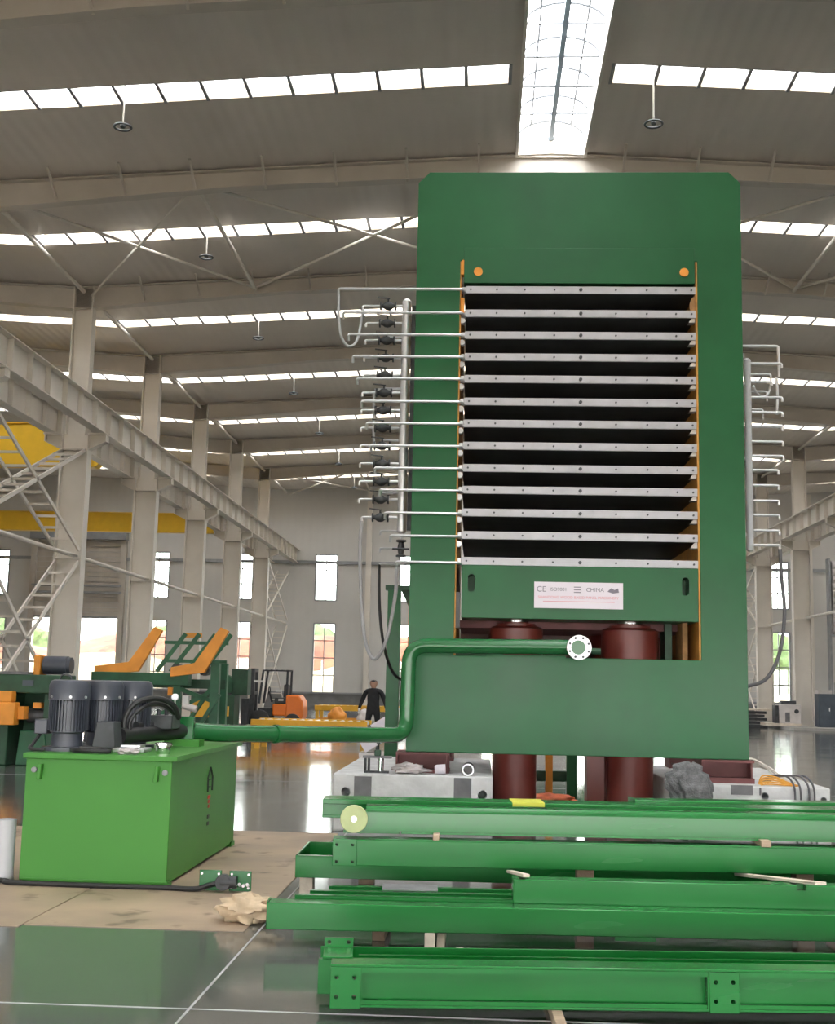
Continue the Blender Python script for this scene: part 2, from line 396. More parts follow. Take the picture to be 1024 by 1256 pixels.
for x in WIN_X:
    for (z0, z1), rows in ((UP, 3), (LO, 4)):
        wn += 1
        t = thing('window_%d' % wn, 'w', None, (x, YB, z0)); struct(t, 'small paned window in the end wall')
        for k in (-1, 1): MB().box(k * WH - .04, k * WH + .04, -.03, .12, 0, z1 - z0).build('window_frame', 'frame_grey', t)
        for zz in (0, z1 - z0): MB().box(-WH, WH, -.03, .12, zz - .04, zz + .04).build('window_frame', 'frame_grey', t)
        MB().box(-.025, .025, .0, .08, 0, z1 - z0).build('muntin', 'frame_grey', t)
        hh = (z1 - z0) / rows
        for r in range(1, rows): MB().box(-WH, WH, .0, .08, r * hh - .03, r * hh + .03).build('muntin', 'frame_grey', t)
        for r in range(rows):
            for k in (-1, 0): MB().box(k * WH + .02, (k + 1) * WH - .02, .04, .05, r * hh + .03, (r + 1) * hh - .03).build('pane', 'window_glass', t)
d = thing('door_1', 'tall roller shutter door half open in the end wall', None, ((DOOR[0] + DOOR[1]) / 2, YB, 0)); struct(d, 'tall roller shutter door half open in the end wall')
for x in DOOR[:2]: MB().box(x - .16, x + .16, YB - .3, YB + .05, 0, 9.9).build('door_jamb', 'beam_paint', d, True)
zz = DOOR[2] - .05
sl_me = None
while zz < 9.7:
    o = MB().box(DOOR[0] + .16, DOOR[1] - .16, -.02, .03, 0, .26).build('shutter_slat', 'beam_paint', d) if sl_me is None else link('shutter_slat', sl_me, d)
    sl_me = o.data; o.location = (-(DOOR[0] + DOOR[1]) / 2, -.12 - .02 * (int(zz / .3) % 2), zz); zz += .3
MB().box(DOOR[0] - .2, DOOR[1] + .2, YB - .6, YB, 9.7, 10.3).build('shutter_box', 'frame_grey', d, True)
MB().box(DOOR[0], DOOR[1], YB - .2, YB - .05, DOOR[2] - .12, DOOR[2] + .02).build('bottom_rail', 'frame_grey', d, True)
for zz in (6.5, 6.9): MB().box(DOOR[0], DOOR[1], YB - .42, YB - .3, zz, zz + .12).build('tie_rail', 'frame_grey', d, True)
wl = MB().box(XL - 2 * HW - .3, XL - 2 * HW, YF, YB, 0, 12.7).build('wall_left', 'wall_sheet'); struct(wl, 'pale sheet side wall of the far left aisle')
wr = MB().box(XR + 2 * HW, XR + 2 * HW + .3, YF, YB, 0, 12.7).build('wall_right', 'wall_sheet'); struct(wr, 'pale sheet side wall of the far right aisle')
# outdoors
wf = MB().box(XL - 2 * HW, XR + 2 * HW, YF - .3, YF, 4.6, 13.9).build('wall_light_block', 'wall_sheet'); struct(wf, 'added unseen sheet wall above the entrance, cutting the front light')  # added unseen wall behind the camera, lowers and weakens the front light
gr = MB().box(-300, 300, -200, 400, -.6, -.32).build('ground', 'ground_sand'); struct(gr, 'sandy ground outside the hall')
def mound(name, x0, x1, y, h, w, m, seed, label):
    mb = MB(); nx, ny = 60, 14; vs = []
    for i in range(nx + 1):
        for j in range(ny + 1):
            x = x0 + (x1 - x0) * i / nx; v = j / ny * 2 - 1
            e = min(1, 6 * min(i / nx, 1 - i / nx))
            z = h * e * max(0, 1 - v * v) ** .8 * (.75 + .5 * noise.noise(Vector((x * .09, v, seed)))) + .35 * noise.noise(Vector((x * .8, v * 4, seed))) * e
            vs.append((x, y + v * w, max(-.35, z - .35)))
    fs = [(i * (ny + 1) + j, (i + 1) * (ny + 1) + j, (i + 1) * (ny + 1) + j + 1, i * (ny + 1) + j + 1) for i in range(nx) for j in range(ny)]
    o = mb.add(vs, fs).build(name, m, ang=1.5); return tag(o, label, 'earth bank')
mound('earth_mound', -62, 20, 106, 6.6, 12, 'earth_red', 1, 'long red earth mound outside the shutter door')
mound('sand_bank', -62, 20, 88, 3.9, 3.5, 'ground_sand', 5, 'pale sand bank at the foot of the red mound')
for i, x in enumerate((-50, -34, -18, -2, 14, 30, 46)):
    t = thing('tree', 'leafy green tree beyond the red earth mound', 'tree', (x, 128 + i % 2 * 6, -.3), group='trees beyond the mound')
    blob('crown', (0, 0, 4.6), (4.5, 3.5, 3.2), i + 2, 'leaf_green', t, amp=.4, freq=2.5); MB().cyl((0, 0, 0), (0, 0, 3), .35, .22, n=8).build('trunk', 'timber', t)

# steel columns
def make_column():
    t = thing('steel_column', 'pale painted steel column carrying crane beams on two brackets', 'column', (0, 0, 0), group='columns between the aisles')
    def hsec(w, d, z0, z1, name):
        MB().box(-w / 2, w / 2, -.012, .012, z0, z1).build(name + '_web', 'column_paint', t)
        for sx in (-1, 1): MB().box(sx * w / 2 - .02, sx * w / 2 + .02, -d / 2, d / 2, z0, z1).build(name + '_flange', 'column_paint', t)
    hsec(.76, .4, 0, 8.5, 'lower_shaft'); hsec(.56, .36, 8.5, 12.86, 'upper_shaft')
    MB().box(-.55, .55, -.35, .35, 0, .04).build('base_plate', 'beam_paint', t)
    for sx in (-1, 1):
        p = [(sx * .38, 8.05), (sx * .90, 8.3), (sx * .90, 8.5), (sx * .38, 8.5)]
        MB().prism(p, -.015, .015).build('bracket', 'column_paint', t)
        MB().box(min(sx * .38, sx * .92), max(sx * .38, sx * .92), -.18, .18, 8.48, 8.52).build('bracket_plate', 'column_paint', t)
        MB().bar((sx * .38, 0, 8.05), (sx * .9, 0, 8.3), .3, .03).build('bracket_flange', 'column_paint', t)
        MB().box(sx * .88 - .015, sx * .88 + .015, -.15, .15, 8.3, 8.5).build('bracket_stiffener', 'column_paint', t)
    MB().box(-.4, .4, -.2, .2, 4.9, 4.94).build('stiffener_plate', 'column_paint', t)
    MB().box(-.36, .36, -.19, .19, 8.02, 8.06).build('stiffener_plate', 'beam_paint', t)
    return t
col0 = make_column(); first = True
CXL, CXR = -11.72, 14.5
for cx in (CXL, CXR):
    for y in FR[1:-1]:
        if first: cl_ = col0; col0.location = (cx, y, 0); first = False
        else: cl_ = dup(col0, (cx, y, 0))
        cl_['label'] = 'pale bracketed steel column, %s from end wall, row by the %s' % (nth(y), 'yellow cranes' if cx < 0 else 'blue cabinet')
# crane runway beams
def crane_beam(x, label):
    t = thing('crane_beam', label, 'crane beam', (x, YF, 8.52)); L = YB - YF
    z1 = .78
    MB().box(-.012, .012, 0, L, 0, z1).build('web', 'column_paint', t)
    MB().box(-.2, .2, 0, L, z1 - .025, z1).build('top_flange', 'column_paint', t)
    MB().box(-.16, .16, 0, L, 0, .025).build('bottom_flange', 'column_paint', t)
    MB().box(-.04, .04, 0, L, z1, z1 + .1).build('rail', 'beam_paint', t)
    s0 = None; y = .3
    while y < L:
        for sx in (-1, 1):
            o = MB().box(-.07, .07, -.008, .008, .025, z1 - .025).build('stiffener', 'column_paint', t) if s0 is None else link('stiffener', s0, t)
            s0 = o.data; o.location = (sx * .085, y, 0)
        y += 1.25
    return t
crane_beam(CXL + .72, 'pale steel crane beam on the main aisle side of the columns by the shutter door')
crane_beam(CXL - .72, 'pale steel crane beam carrying the yellow crane girders')
crane_beam(CXR - .72, 'pale steel crane beam beside the white cabinet on the main aisle side')
crane_beam(CXR + .72, 'pale steel crane beam over the dark blue cabinet')
# long struts at mid height, eave struts
def strut(p, q, r, name, label, group): return tag(MB().cyl(p, q, r, n=8).build(name, 'column_paint'), label, 'strut', group)
def rowname(x): return 'yellow cranes' if x < XM else 'blue cabinet'
for cx in (CXL, CXR):
    for i in range(1, len(FR) - 1):
        ya, yb = FR[i], FR[i + 1]
        if ya < 17: continue
        strut((cx + .2, ya + .03, 4.98), (cx + .2, yb - .03, 4.98), .06, 'tie_strut', 'mid height tube strut, %s bay from the end wall, columns by the %s' % (bay(ya + 1), rowname(cx)), 'mid height struts')
        strut((cx, ya + .17, 12.72), (cx, yb - .17, 12.72), .06, 'eave_strut', 'column head tube strut, %s bay from the end wall, columns by the %s' % (bay(ya + 1), rowname(cx)), 'column head struts')
for x in (XM - 8.1, XM + 7.3):
    for i in (7, 12):
        ya, yb = FR[i], FR[i + 1]
        strut((x, ya + .02, roof_z(x) - .35), (x, yb - .02, roof_z(x) - .35), .055, 'roof_strut', 'roof tube strut, %s bay from the end wall, on the slope by the %s' % (bay(ya + 1), rowname(x)), 'roof struts')
def xrods(xa, ya, xb, yb, where):
    t = thing('roof_brace', 'crossed roof braces, %s bay from end wall, %s of slope by the %s' % (bay(ya + 1), where, rowname(xa)), 'brace', ((xa + xb) / 2, (ya + yb) / 2, roof_z((xa + xb) / 2) - .3), group='crossed roof braces')
    for (x0, x1) in ((xa, xb), (xb, xa)):
        MB().cyl((x0, ya + .05, roof_z(x0) - .3), (x1, yb - .05, roof_z(x1) - .3), .04, n=6).build('brace_rod', 'column_paint', t, True)
xs = [CXL + .2, XM - 8.1, XM - .6]; xs2 = [XM + .6, XM + 7.3, CXR - .2]
for ya, yb in ((FR[7], FR[8]), (FR[12], FR[13])):
    for q in (xs, xs2):
        for k, (a, b) in enumerate(zip(q, q[1:])): xrods(a, ya, b, yb, 'column side' if (k == 0) == (q is xs) else 'ridge side')
# column cross bracing: paired chords with battens
def lattice(t, ya, za, yb, zb_):
    hw = .33
    d_ = Vector((0, yb - ya, zb_ - za))
    for sx in (-1, 1): MB().bar((sx * hw, ya, za), (sx * hw, yb, zb_), .05, .1).build('chord', 'column_paint', t)
    n = int(d_.length / .62); b0 = None
    for i in range(1, n):
        f = i / n; o = MB().box(-hw, hw, -.03, .03, -.03, .03).build('batten', 'column_paint', t) if b0 is None else link('batten', b0, t)
        b0 = o.data; o.location = (0, ya + (yb - ya) * f, za + (zb_ - za) * f)
for cx, bays in ((CXL, (7, 12)), (CXR, (12,))):
    for i in bays:
        L = FR[i + 1] - FR[i]
        for z0, z1, w in ((.2, 4.8, 'lower'), (5.15, 8.0, 'upper')):
            t = thing('cross_brace', '%s crossed lattice brace, %s bay from end wall, columns by the %s' % (w, bay(FR[i] + 1), rowname(cx)), 'brace', (cx, FR[i], z0), group='column cross braces')
            lattice(t, .22, z1 - z0, L - .22, 0); lattice(t, .22, 0, L - .22, z1 - z0)
# roof beams
def roof_beam(hall, y):
    xm = XM + hall * 2 * HW
    t = thing('roof_beam', 'pale tapered steel roof beam, %s from the end wall, spanning the %s' % (nth(y), {0: 'main aisle', -1: 'yellow crane aisle', 1: 'blue cabinet aisle'}[hall]), 'roof beam', (xm, y, 0), group='roof beams %d' % (hall + 2))
    for s in (-1, 1):
        za, zb_ = ZR - .06, ZR - SL * HW - .06
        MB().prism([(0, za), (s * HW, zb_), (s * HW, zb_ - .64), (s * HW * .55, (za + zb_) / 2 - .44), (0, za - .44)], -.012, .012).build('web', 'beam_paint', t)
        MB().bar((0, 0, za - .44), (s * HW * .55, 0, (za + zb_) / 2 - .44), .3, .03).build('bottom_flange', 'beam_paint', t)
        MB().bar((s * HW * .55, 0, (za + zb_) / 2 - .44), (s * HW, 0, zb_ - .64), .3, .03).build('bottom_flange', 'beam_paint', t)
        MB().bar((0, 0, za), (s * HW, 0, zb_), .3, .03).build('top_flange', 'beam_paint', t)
        if hall == 0 and 15 < y < 40:
            for k in range(1, 8):
                x = s * (k * 1.62); zt_ = ZR - SL * abs(x)
                MB().bar((x, -.75, zt_ - .04), (x, -.05, zt_ - .52), .05, .04).build('flange_brace', 'beam_paint', t)
for y in FR[:-1]:
    roof_beam(0, y)
    if y > 25: roof_beam(-1, y); roof_beam(1, y)
# pendant lamps (rod and ring)
def pendant(x, y, drop, label=None):
    t = thing('pendant_lamp', 'small round pendant lamp, %s bay from end wall, slope by the %s' % (bay(y), rowname(x)), 'pendant lamp', (x, y, roof_z(x)), group='pendant lamps')
    MB().cyl((0, 0, .3), (0, 0, -drop), .016, n=6).build('rod', 'column_paint', t)
    ring = [(.17 * math.cos(2 * PI * i / 20), .17 * math.sin(2 * PI * i / 20), -drop - .06) for i in range(21)]
    MB().tube(ring, .022, 6, False).build('lamp_ring', 'iron_dark', t)
    MB().lathe((0, 0, -drop - .07), [(.05, 0), (.06, .03), (.03, .09)], n=10).build('lamp_body', 'iron_dark', t)
for i, y in enumerate(FR[6:-1]):
    pendant(-7.3, y + 3.75, .62); pendant(3.2, y + 3.75, .95 if i == 0 else .62)
# yellow crane girders in the left aisle
def girder(y, z0, h, label, seed):
    t = thing('crane_girder', label, 'crane', (XL - HW, y, z0))
    x1 = CXL - .75 - (XL - HW)
    MB().box(-x1 + .5, x1 - .9, -.25, .25, 0, h).build('girder', 'crane_yellow', t, bevel=.02)
    MB().prism([(x1 - .9, 0), (x1 - .9, h), (x1 - .27, h), (x1 - .27, h * .35)], -.25, .25).build('girder_end', 'crane_yellow', t)
    for k in range(3): MB().prism([(x1 - .55 + k * .2, .02), (x1 - .45 + k * .2, .02), (x1 - .75 + k * .2, .45), (x1 - .85 + k * .2, .45)], -.256, -.25).build('warning_stripe', 'mark_red', t)
    for k in (-1, 1): MB().box(k * x1 - .28, k * x1 + .2, -1.4, 1.4, 9.41 - z0, 9.73 - z0).build('end_carriage', 'crane_yellow', t, bevel=.02)
    MB().box(-x1 + .5, x1 - .3, -.32, .32, h, h + .03).build('top_flange', 'crane_yellow', t)
    return t, x1
g1, x1 = girder(41.0, 8.75, 1.5, 'deep yellow crane girder nearest the ladder-like braces', 1)
g2, x1 = girder(61.0, 8.95, .95, 'slim yellow crane girder with a small dark hoist near the shutter door', 2)
MB().cbox((x1 - 2.1, -.45, -.25), .45, .4, .5).build('hoist', 'iron_dark', g2, bevel=.05); MB().cyl((x1 - 2.1, -.45, -.5), (x1 - 2.1, -.45, -.75), .03).build('hoist_hook', 'iron_dark', g2)
# kerb along the right aisle
ck = MB().box(CXR - 1.2, CXR + 20, 53.5, YB, 0, .12).build('trim_1', 'curb'); struct(ck, 'low pale kerb platform under the right hand cabinets')

# ================================================================== THE PRESS
PY = 14.0                                           # front face of the press
PX0, PX1, PZ0, PZ1 = -.838, 2.985, .845, 7.71
OX0, OX1, OZ0, OZ1 = -.318, 2.468, 1.935, 6.60
PD = 2.9
press = thing('hot_press', 'huge green multi-layer hot press with stacked dark platens', 'press', ((PX0 + PX1) / 2, PY + PD / 2, 0))
def frame_plate(y0, th):
    c = .135
    out = [(PX0, PZ0), (PX1, PZ0), (PX1, PZ1 - c), (PX1 - c, PZ1), (PX0 + c, PZ1), (PX0, PZ1 - c)]
    inn = [(OX0, OZ0), (OX1, OZ0), (OX1, OZ1), (OX0, OZ1)]
    vs = [(x, y, z) for y in (y0, y0 + th) for x, z in out + inn]
    def side(k, flip):
        f = [(0, 1, 7, 6), (1, 2, 8, 7), (2, 3, 4, 5, 9, 8), (5, 0, 6, 9)]
        return [tuple(i + k for i in (q if not flip else reversed(q))) for q in f]
    fs = side(0, False) + side(10, True)
    fs += [(i, i + 10, (i + 1) % 6 + 10, (i + 1) % 6) for i in range(6)]
    fs += [(6 + (i + 1) % 4, 16 + (i + 1) % 4, 16 + i, 6 + i) for i in range(4)]
    return MB().add(vs, fs).build('frame_plate', 'press_green', press, True, bevel=.008, smooth=False)
fp = frame_plate(PY, .16)
for yy in (.9, 1.82, PD - .16):
    o = fp.copy(); C.objects.link(o); o.parent = press; o.location = (0, yy, 0)
for x in (PX0 + .12, PX1 - .12):
    for z in (1.4, 4.3, 7.1): MB().box(x - .05, x + .05, PY + .16, PY + PD - .16, z - .15, z + .15).build('spacer', 'press_green', press, True)
# top crosshead block
MB().box(OX0 + .045, OX1 - .03, PY - .012, PY + PD, 6.325, 6.76).build('top_crosshead', 'press_green', press, True, bevel=.004)
tc_ = press.children[-1]
for x in (-.105, 2.312): MB().cyl((x, PY - .03, 6.46), (x, PY - .008, 6.46), .052, n=20).build('lifting_pin', 'orange_paint', tc_, True)
# platens
PLZ = [6.255, 5.966, 5.699, 5.434, 5.169, 4.897, 4.635, 4.37, 4.106, 3.849, 3.583, 3.319, 3.018]
hole_me = None
for i, z in enumerate(PLZ):
    p = MB().box(-.25, 2.455, PY + .05, PY + PD - .1, z - .045, z + .045).build('platen', 'platen_dark', press, True)
    e = MB().box(-.25, 2.455, PY + .02, PY + .05, z - .045, z + .045).build('front_strip', 'platen_edge', p, True, bevel=.004)
    xs_ = [-.19, .12, .45, .80, 1.10, 1.52, 1.88, 2.22, 2.40]
    for x in xs_:
        o = MB().cyl((0, 0, 0), (0, -.012, 0), .012, n=8).build('plug', 'iron_dark', p) if hole_me is None else link('plug', hole_me, p)
        hole_me = o.data; o.matrix_parent_inverse = wm(p).inverted() if False else Matrix.Identity(4)
        o.location = Vector((x, PY + .02, z)) - wm(p).translation if False else Vector((x, PY + .02, z)) - Vector((0, 0, 0))
        o.matrix_parent_inverse = (wm(press) @ p.matrix_parent_inverse).inverted()
    MB().cyl((1.11, PY + .02, z), (1.11, PY - .0, z), .02, n=10).build('centre_bolt', 'iron_dark', p, True)
    MB().box(-.30, -.25, PY + .03, PY + .11, z - .035, z + .035).build('steam_joint', 'galv', p, True, bevel=.01)
# lower moving table
tb = MB().box(-.238, 2.448, PY + .015, PY + PD - .1, 2.365, 2.972).build('moving_table', 'press_green', press, True, bevel=.006)
def pill(x, z0, z1, r, y0, y1):
    pts = [(x + r * math.cos(PI * k / 8), z1 - r + r * math.sin(PI * k / 8)) for k in range(9)] + [(x - r * math.cos(PI * k / 8), z0 + r - r * math.sin(PI * k / 8)) for k in range(9)]
    return MB().prism(pts, y0, y1)
cut(tb, [pill(x, 2.662, 2.868, .04, PY - .05, PY + .26) for x in (-.128, 2.303)])
npl = MB().box(.59, 1.596, PY - .004, PY + .016, 2.492, 2.79).build('nameplate', 'sign_white', tb, True)
def ptext(s, size, x, z, m):
    o = text('lettering', s, size, (x, PY - .006, z), m, npl); o.matrix_parent_inverse = (wm(press) @ tb.matrix_parent_inverse @ npl.matrix_parent_inverse).inverted()
ptext('CE', .09, .67, 2.705, 'ink_grey'); ptext('ISO9001', .055, .865, 2.705, 'ink_grey'); ptext('CHINA', .065, 1.28, 2.705, 'ink_grey'); ptext('SHANDONG WOOD BASED PANEL MACHINERY', .042, 1.09, 2.615, 'ink_red')
for z in (2.735, 2.705, 2.675): MB().box(1.04, 1.12, PY - .006, PY - .003, z - .005, z + .005).build('printed_mark', 'ink_grey', npl, True)
MB().prism([(1.42, 2.69), (1.46, 2.73), (1.50, 2.71), (1.54, 2.73), (1.55, 2.68), (1.48, 2.67)], PY - .006, PY - .003).build('printed_mark', 'ink_grey', npl, True)
MB().box(.69, 1.5, PY - .006, PY - .003, 2.565, 2.572).build('printed_line', 'ink_red', npl, True)
# stops and guides inside the opening
for x0, x1_, m in ((OX1 - .02, OX1 + .0, 'guide_orange'), (OX0 + .0, OX0 + .015, 'guide_orange')):
    MB().box(x0, x1_, PY + .01, PY + PD, OZ0, OZ1).build('guide_rail', m, press, True)
MB().box(2.30, 2.36, PY + .25, PY + .75, OZ0, 2.365).build('guide_post', 'rust', press, True); MB().box(2.14, 2.22, PY + .5, PY + .9, OZ0, 2.365).build('guide_post', 'dark_green', press, True)
for i in range(1, 12):
    z = (PLZ[i] + PLZ[i + 1]) / 2 + .07
    MB().prism([(2.37, z - .03), (2.445, z - .03), (2.445, z + .05), (2.42, z + .04)], PY + .04, PY + .16).build('stop_block', 'cabinet_white', press, True)
    MB().cyl((-.285, PY + .05, z - .02), (-.285, PY + .13, z - .02), .035, n=10).build('stop_block', 'galv', press, True)
for z in (6.53, 6.05): MB().box(OX0 + .01, OX0 + .055, PY + .0, PY + .1, z - .1, z + .1).build('guide_shoe', 'orange_paint', press, True, bevel=.01)
MB().prism([(2.40, 5.98), (2.45, 5.98), (2.45, 6.2), (2.41, 6.17), (2.385, 6.1)], PY + .05, PY + .12).build('guide_shoe', 'rust', press, True)
MB().box(OX0 + .012, OX0 + .06, PY + .03, PY + .15, 2.25, 2.66).build('guide_shoe', 'platen_dark', press, True)
MB().box(OX0 + .05, OX1 - .05, PY + .6, PY + PD - .1, 2.28, 2.365).build('table_base', 'primer_dull', press, True)
# cylinders and rams
MB().box(OX0 + .03, OX1 - .03, PY + PD - .5, PY + PD - .45, OZ0 - .4, 2.365).build('shade_plate', 'primer_red', press, True)  # added plate, darkens the gap behind the rams by blocking the bright background
for k, (x, r) in enumerate(((.405, .25), (1.735, .265))):
    for yy in (.55, 2.1):
        MB().lathe((x, PY + yy, 0), [(r * 1.02, 0), (r * 1.02, .05), (r, .06), (r, 1.7), (r * 1.25, 1.75), (r * 1.25, 2.27), (r * 1.1, 2.30)], n=36).build('cylinder', 'primer_red', press, True)
        MB().cyl((x, PY + yy, 2.25), (x, PY + yy, 2.37), r * .55, n=28).build('ram', 'chrome', press, True)
        MB().lathe((x, PY + yy, 2.30), [(r * .92, 0), (r * .92, .03), (r * .6, .035), (r * .6, .05)], n=28).build('gland_ring', 'primer_red', press, True)
MB().box(1.24, 1.44, PY + .55, PY + .9, 0, .86).build('support_leg', 'primer_red', press, True)
MB().box(OX0 + .02, .25, PY + .2, PY + .5, OZ0, OZ0 + .06).build('lower_beam', 'dark_green', press, True)
for x in (-.05, .9): MB().box(x - .08, x + .06, PY + .02, PY + .1, 2.06, 2.12).build('clamp', 'yellow_paint', press, True)
# base girders under the frame (red primer)
for x0, x1_, zg in ((-.945, -.345, .617), (2.455, 3.03, .591)):
    for yy in (-.05, PD - .6):
        g = MB()
        g.box(x0, x1_, PY + yy, PY + yy + .5, PZ0 - .03, PZ0 - .002).box(x0, x1_, PY + yy, PY + yy + .5, zg, .65).box(x0, x1_, PY + yy + .2, PY + yy + .24, .65, PZ0 - .03)
        g.box(x0, x0 + .02, PY + yy + .01, PY + yy + .49, .65, PZ0 - .03).box(x1_ - .04, x1_ - .02, PY + yy + .01, PY + yy + .49, .65, PZ0 - .03).build('base_girder', 'primer_dull', press, True)
# scuff plate / pipe pad on the sill
MB().box(.05, .95, PY - .005, PY + .1, OZ0 - .03, OZ0 + .02).build('sill_plate', 'press_green', press, True)

# white foundation blocks
def block(name, x0, x1, y0, y1, z1, label, patches):
    t = thing(name, label, 'foundation block', ((x0 + x1) / 2, (y0 + y1) / 2, 0))
    MB().box(x0, x1, y0, y1, 0, z1).build('block', 'concrete_white', t, True, bevel=.015)
    for (a, b, c, d_) in patches: MB().box(a, b, y0 - .006, y0 + .02, c, d_).build('steel_plate', 'concrete_dark', t, True)
    return t
b1 = block('foundation_block', -1.6, .14, 13.6, 16.9, .618, 'white painted foundation block under the clear bag and white cup', [(-1.37, -1.18, .33, .59), (-.28, -.09, .3, .6)])
cut(b1.children[0], [MB().cyl((x, 13.5, .42), (x, 13.95, .42), .05, n=20) for x in (-1.46, .03)])
b2 = block('foundation_block', 2.1, 3.75, 13.6, 16.9, .592, 'white painted foundation block under the bundle of orange cables', [(2.28, 2.36, .43, .52), (2.7, 2.93, .5, .6), (3.0, 3.02, .5, .58)])
cut(b2.children[0], [MB().cyl((3.06, 13.5, .49), (3.06, 13.9, .49), .04, n=18), MB().cyl((3.68, 13.5, .47), (3.68, 13.9, .47), .03, n=16)])
# ---------------- left steam manifold
lm = thing('steam_manifold', 'silver steam header with dark valves and long feed pipes', 'manifold', (-.97, 14.35, 0))
HX, HY = -.965, 14.3
MB().lathe((HX, HY, 3.36), [(.03, -.0), (.055, .02), (.055, 2.83), (.03, 2.86)], n=20).build('header', 'pipe_silver', lm, True)
MB().box(HX + .06, HX + .13, HY + .02, HY + .1, 3.4, 6.15).build('back_channel', 'iron_dark', lm, True)
for z in (6.0, 5.1, 4.2, 3.5): MB().box(HX - .02, PX0, HY + .04, HY + .07, z - .02, z + .02).build('bracket', 'galv', lm, True)
ENDX = [-1.754, -1.69, -1.62, -1.56, -1.50, -1.44, -1.375, -1.32, -1.265, -1.2, -1.135, -1.065, -.99]
fy = PY - .09
for i, z in enumerate(PLZ):
    zz = z - .035
    MB().tube(bent([(-.25, PY + .04, zz), (-.29, fy, zz), (ENDX[i], fy, zz), (ENDX[i], fy + .03, zz - .07)], .025, 4), .0165, 8).build('feed_pipe', 'pipe_silver', lm, True)
VZ = [6.14 - .215 * k for k in range(13)]
VZ = [6.135 - (6.135 - 3.545) * k / 12 for k in range(13)]
def valve(x, y, z, par, vertical=False):
    v = MB().lathe((x - .09, y, z), [(.02, 0), (.028, .03), (.05, .06), (.055, .09), (.05, .12), (.028, .15), (.02, .18)], axis=(1, 0, 0), n=12).build('valve', 'iron_dark', par, True)
    for dx in (-.09, .09): MB().cyl((x + dx - .009, y, z), (x + dx + .009, y, z), .055, n=12).build('flange', 'iron_dark', v, True)
    MB().cyl((x, y, z), (x, y - .02, z + .085), .012, n=6).build('stem', 'iron_dark', v, True)
    MB().bar((x + .02, y - .02, z + .085), (x - .13, y - .03, z + .1), .022, .012).build('lever', 'iron_dark', v, True)
    return v
for i, z in enumerate(VZ):
    x = -1.19 - .03 * min(i, 6) / 6
    valve(x, HY, z, lm)
    MB().cyl((x + .09, HY, z), (HX - .04, HY, z), .017, n=8).build('branch_pipe', 'pipe_silver', lm, True)
    xe = x - .26 - (.05 if i in (0,) else 0)
    if i == 0: xe = -1.50
    if i == 12: xe = -1.44
    MB().tube(bent([(x - .09, HY, z), (xe, HY, z), (xe, HY, z - .05)], .02, 3), .014, 8).build('outlet_pipe', 'pipe_silver', lm, True)
    if i % 3 == 1: MB().cyl((x - .02, HY + .3, z - .09), (HX, HY + .3, z - .09), .014, n=6).build('return_pipe', 'pipe_silver', lm, True)
for k, z in enumerate((3.43, 3.22, 2.98 + .05)):
    MB().tube(bent([(HX + .02, HY + .35, z), (HX - .28, HY + .35, z), (HX - .28, HY + .35, z - .05)], .02, 3), .013, 6).build('return_pipe', 'pipe_silver', lm, True)
MB().cyl((HX, HY, 3.37), (HX, HY, 3.2), .016, n=8).build('drain_pipe', 'pipe_silver', lm, True)
v = MB().lathe((HX, HY, 3.08), [(.06, 0), (.06, .02), (.03, .03), (.045, .1), (.03, .17), (.06, .18), (.06, .2)], n=12).build('drain_valve', 'iron_dark', lm, True)
MB().cyl((HX - .1, HY - .05, 3.17), (HX + .1, HY - .05, 3.17), .012, n=6).build('lever', 'iron_dark', v, True)
def hose(pts, r, m, par=None, name='hose'): return MB().tube(spline(pts, 8), r, 8).build(name, m, par, True) if par else MB().tube(spline(pts, 8), r, 8).build(name, m)
hose([(ENDX[0], fy + .03, 6.15), (ENDX[0] + .005, fy + .06, 5.9), (ENDX[0] + .04, fy + .1, 5.66), (ENDX[0] + .12, fy + .18, 5.57), (ENDX[0] + .2, HY - .1, 5.66), (-1.52, HY, 5.9), (-1.50, HY, 6.09)], .016, 'white_plastic', lm)
hose([(-1.36, HY + .3, 5.15), (-1.36, HY + .3, 4.85), (-1.35, HY + .3, 4.55), (-1.32, HY + .28, 4.45), (-1.28, HY + .25, 4.43)], .016, 'white_plastic', lm)
MB().cyl((-1.36, HY + .3, 5.17), (-1.02, HY + .3, 5.17), .014, n=6).build('return_pipe', 'pipe_silver', lm, True)
hose([(-1.44, HY, 3.5), (-1.45, HY, 3.2), (-1.42, HY, 2.6), (-1.36, HY, 2.1), (-1.24, HY - .05, 1.88), (-1.1, HY - .15, 2.1), (-1.0, fy + .1, 2.6), (-.985, fy + .03, 2.95)], .022, 'hose_grey', lm)
hose([(-1.25, HY + .35, 3.02), (-1.23, HY + .35, 2.5), (-1.17, HY + .4, 2.05), (-1.05, HY + .5, 1.72), (-.845, HY + .66, 1.6)], .018, 'rubber', lm)
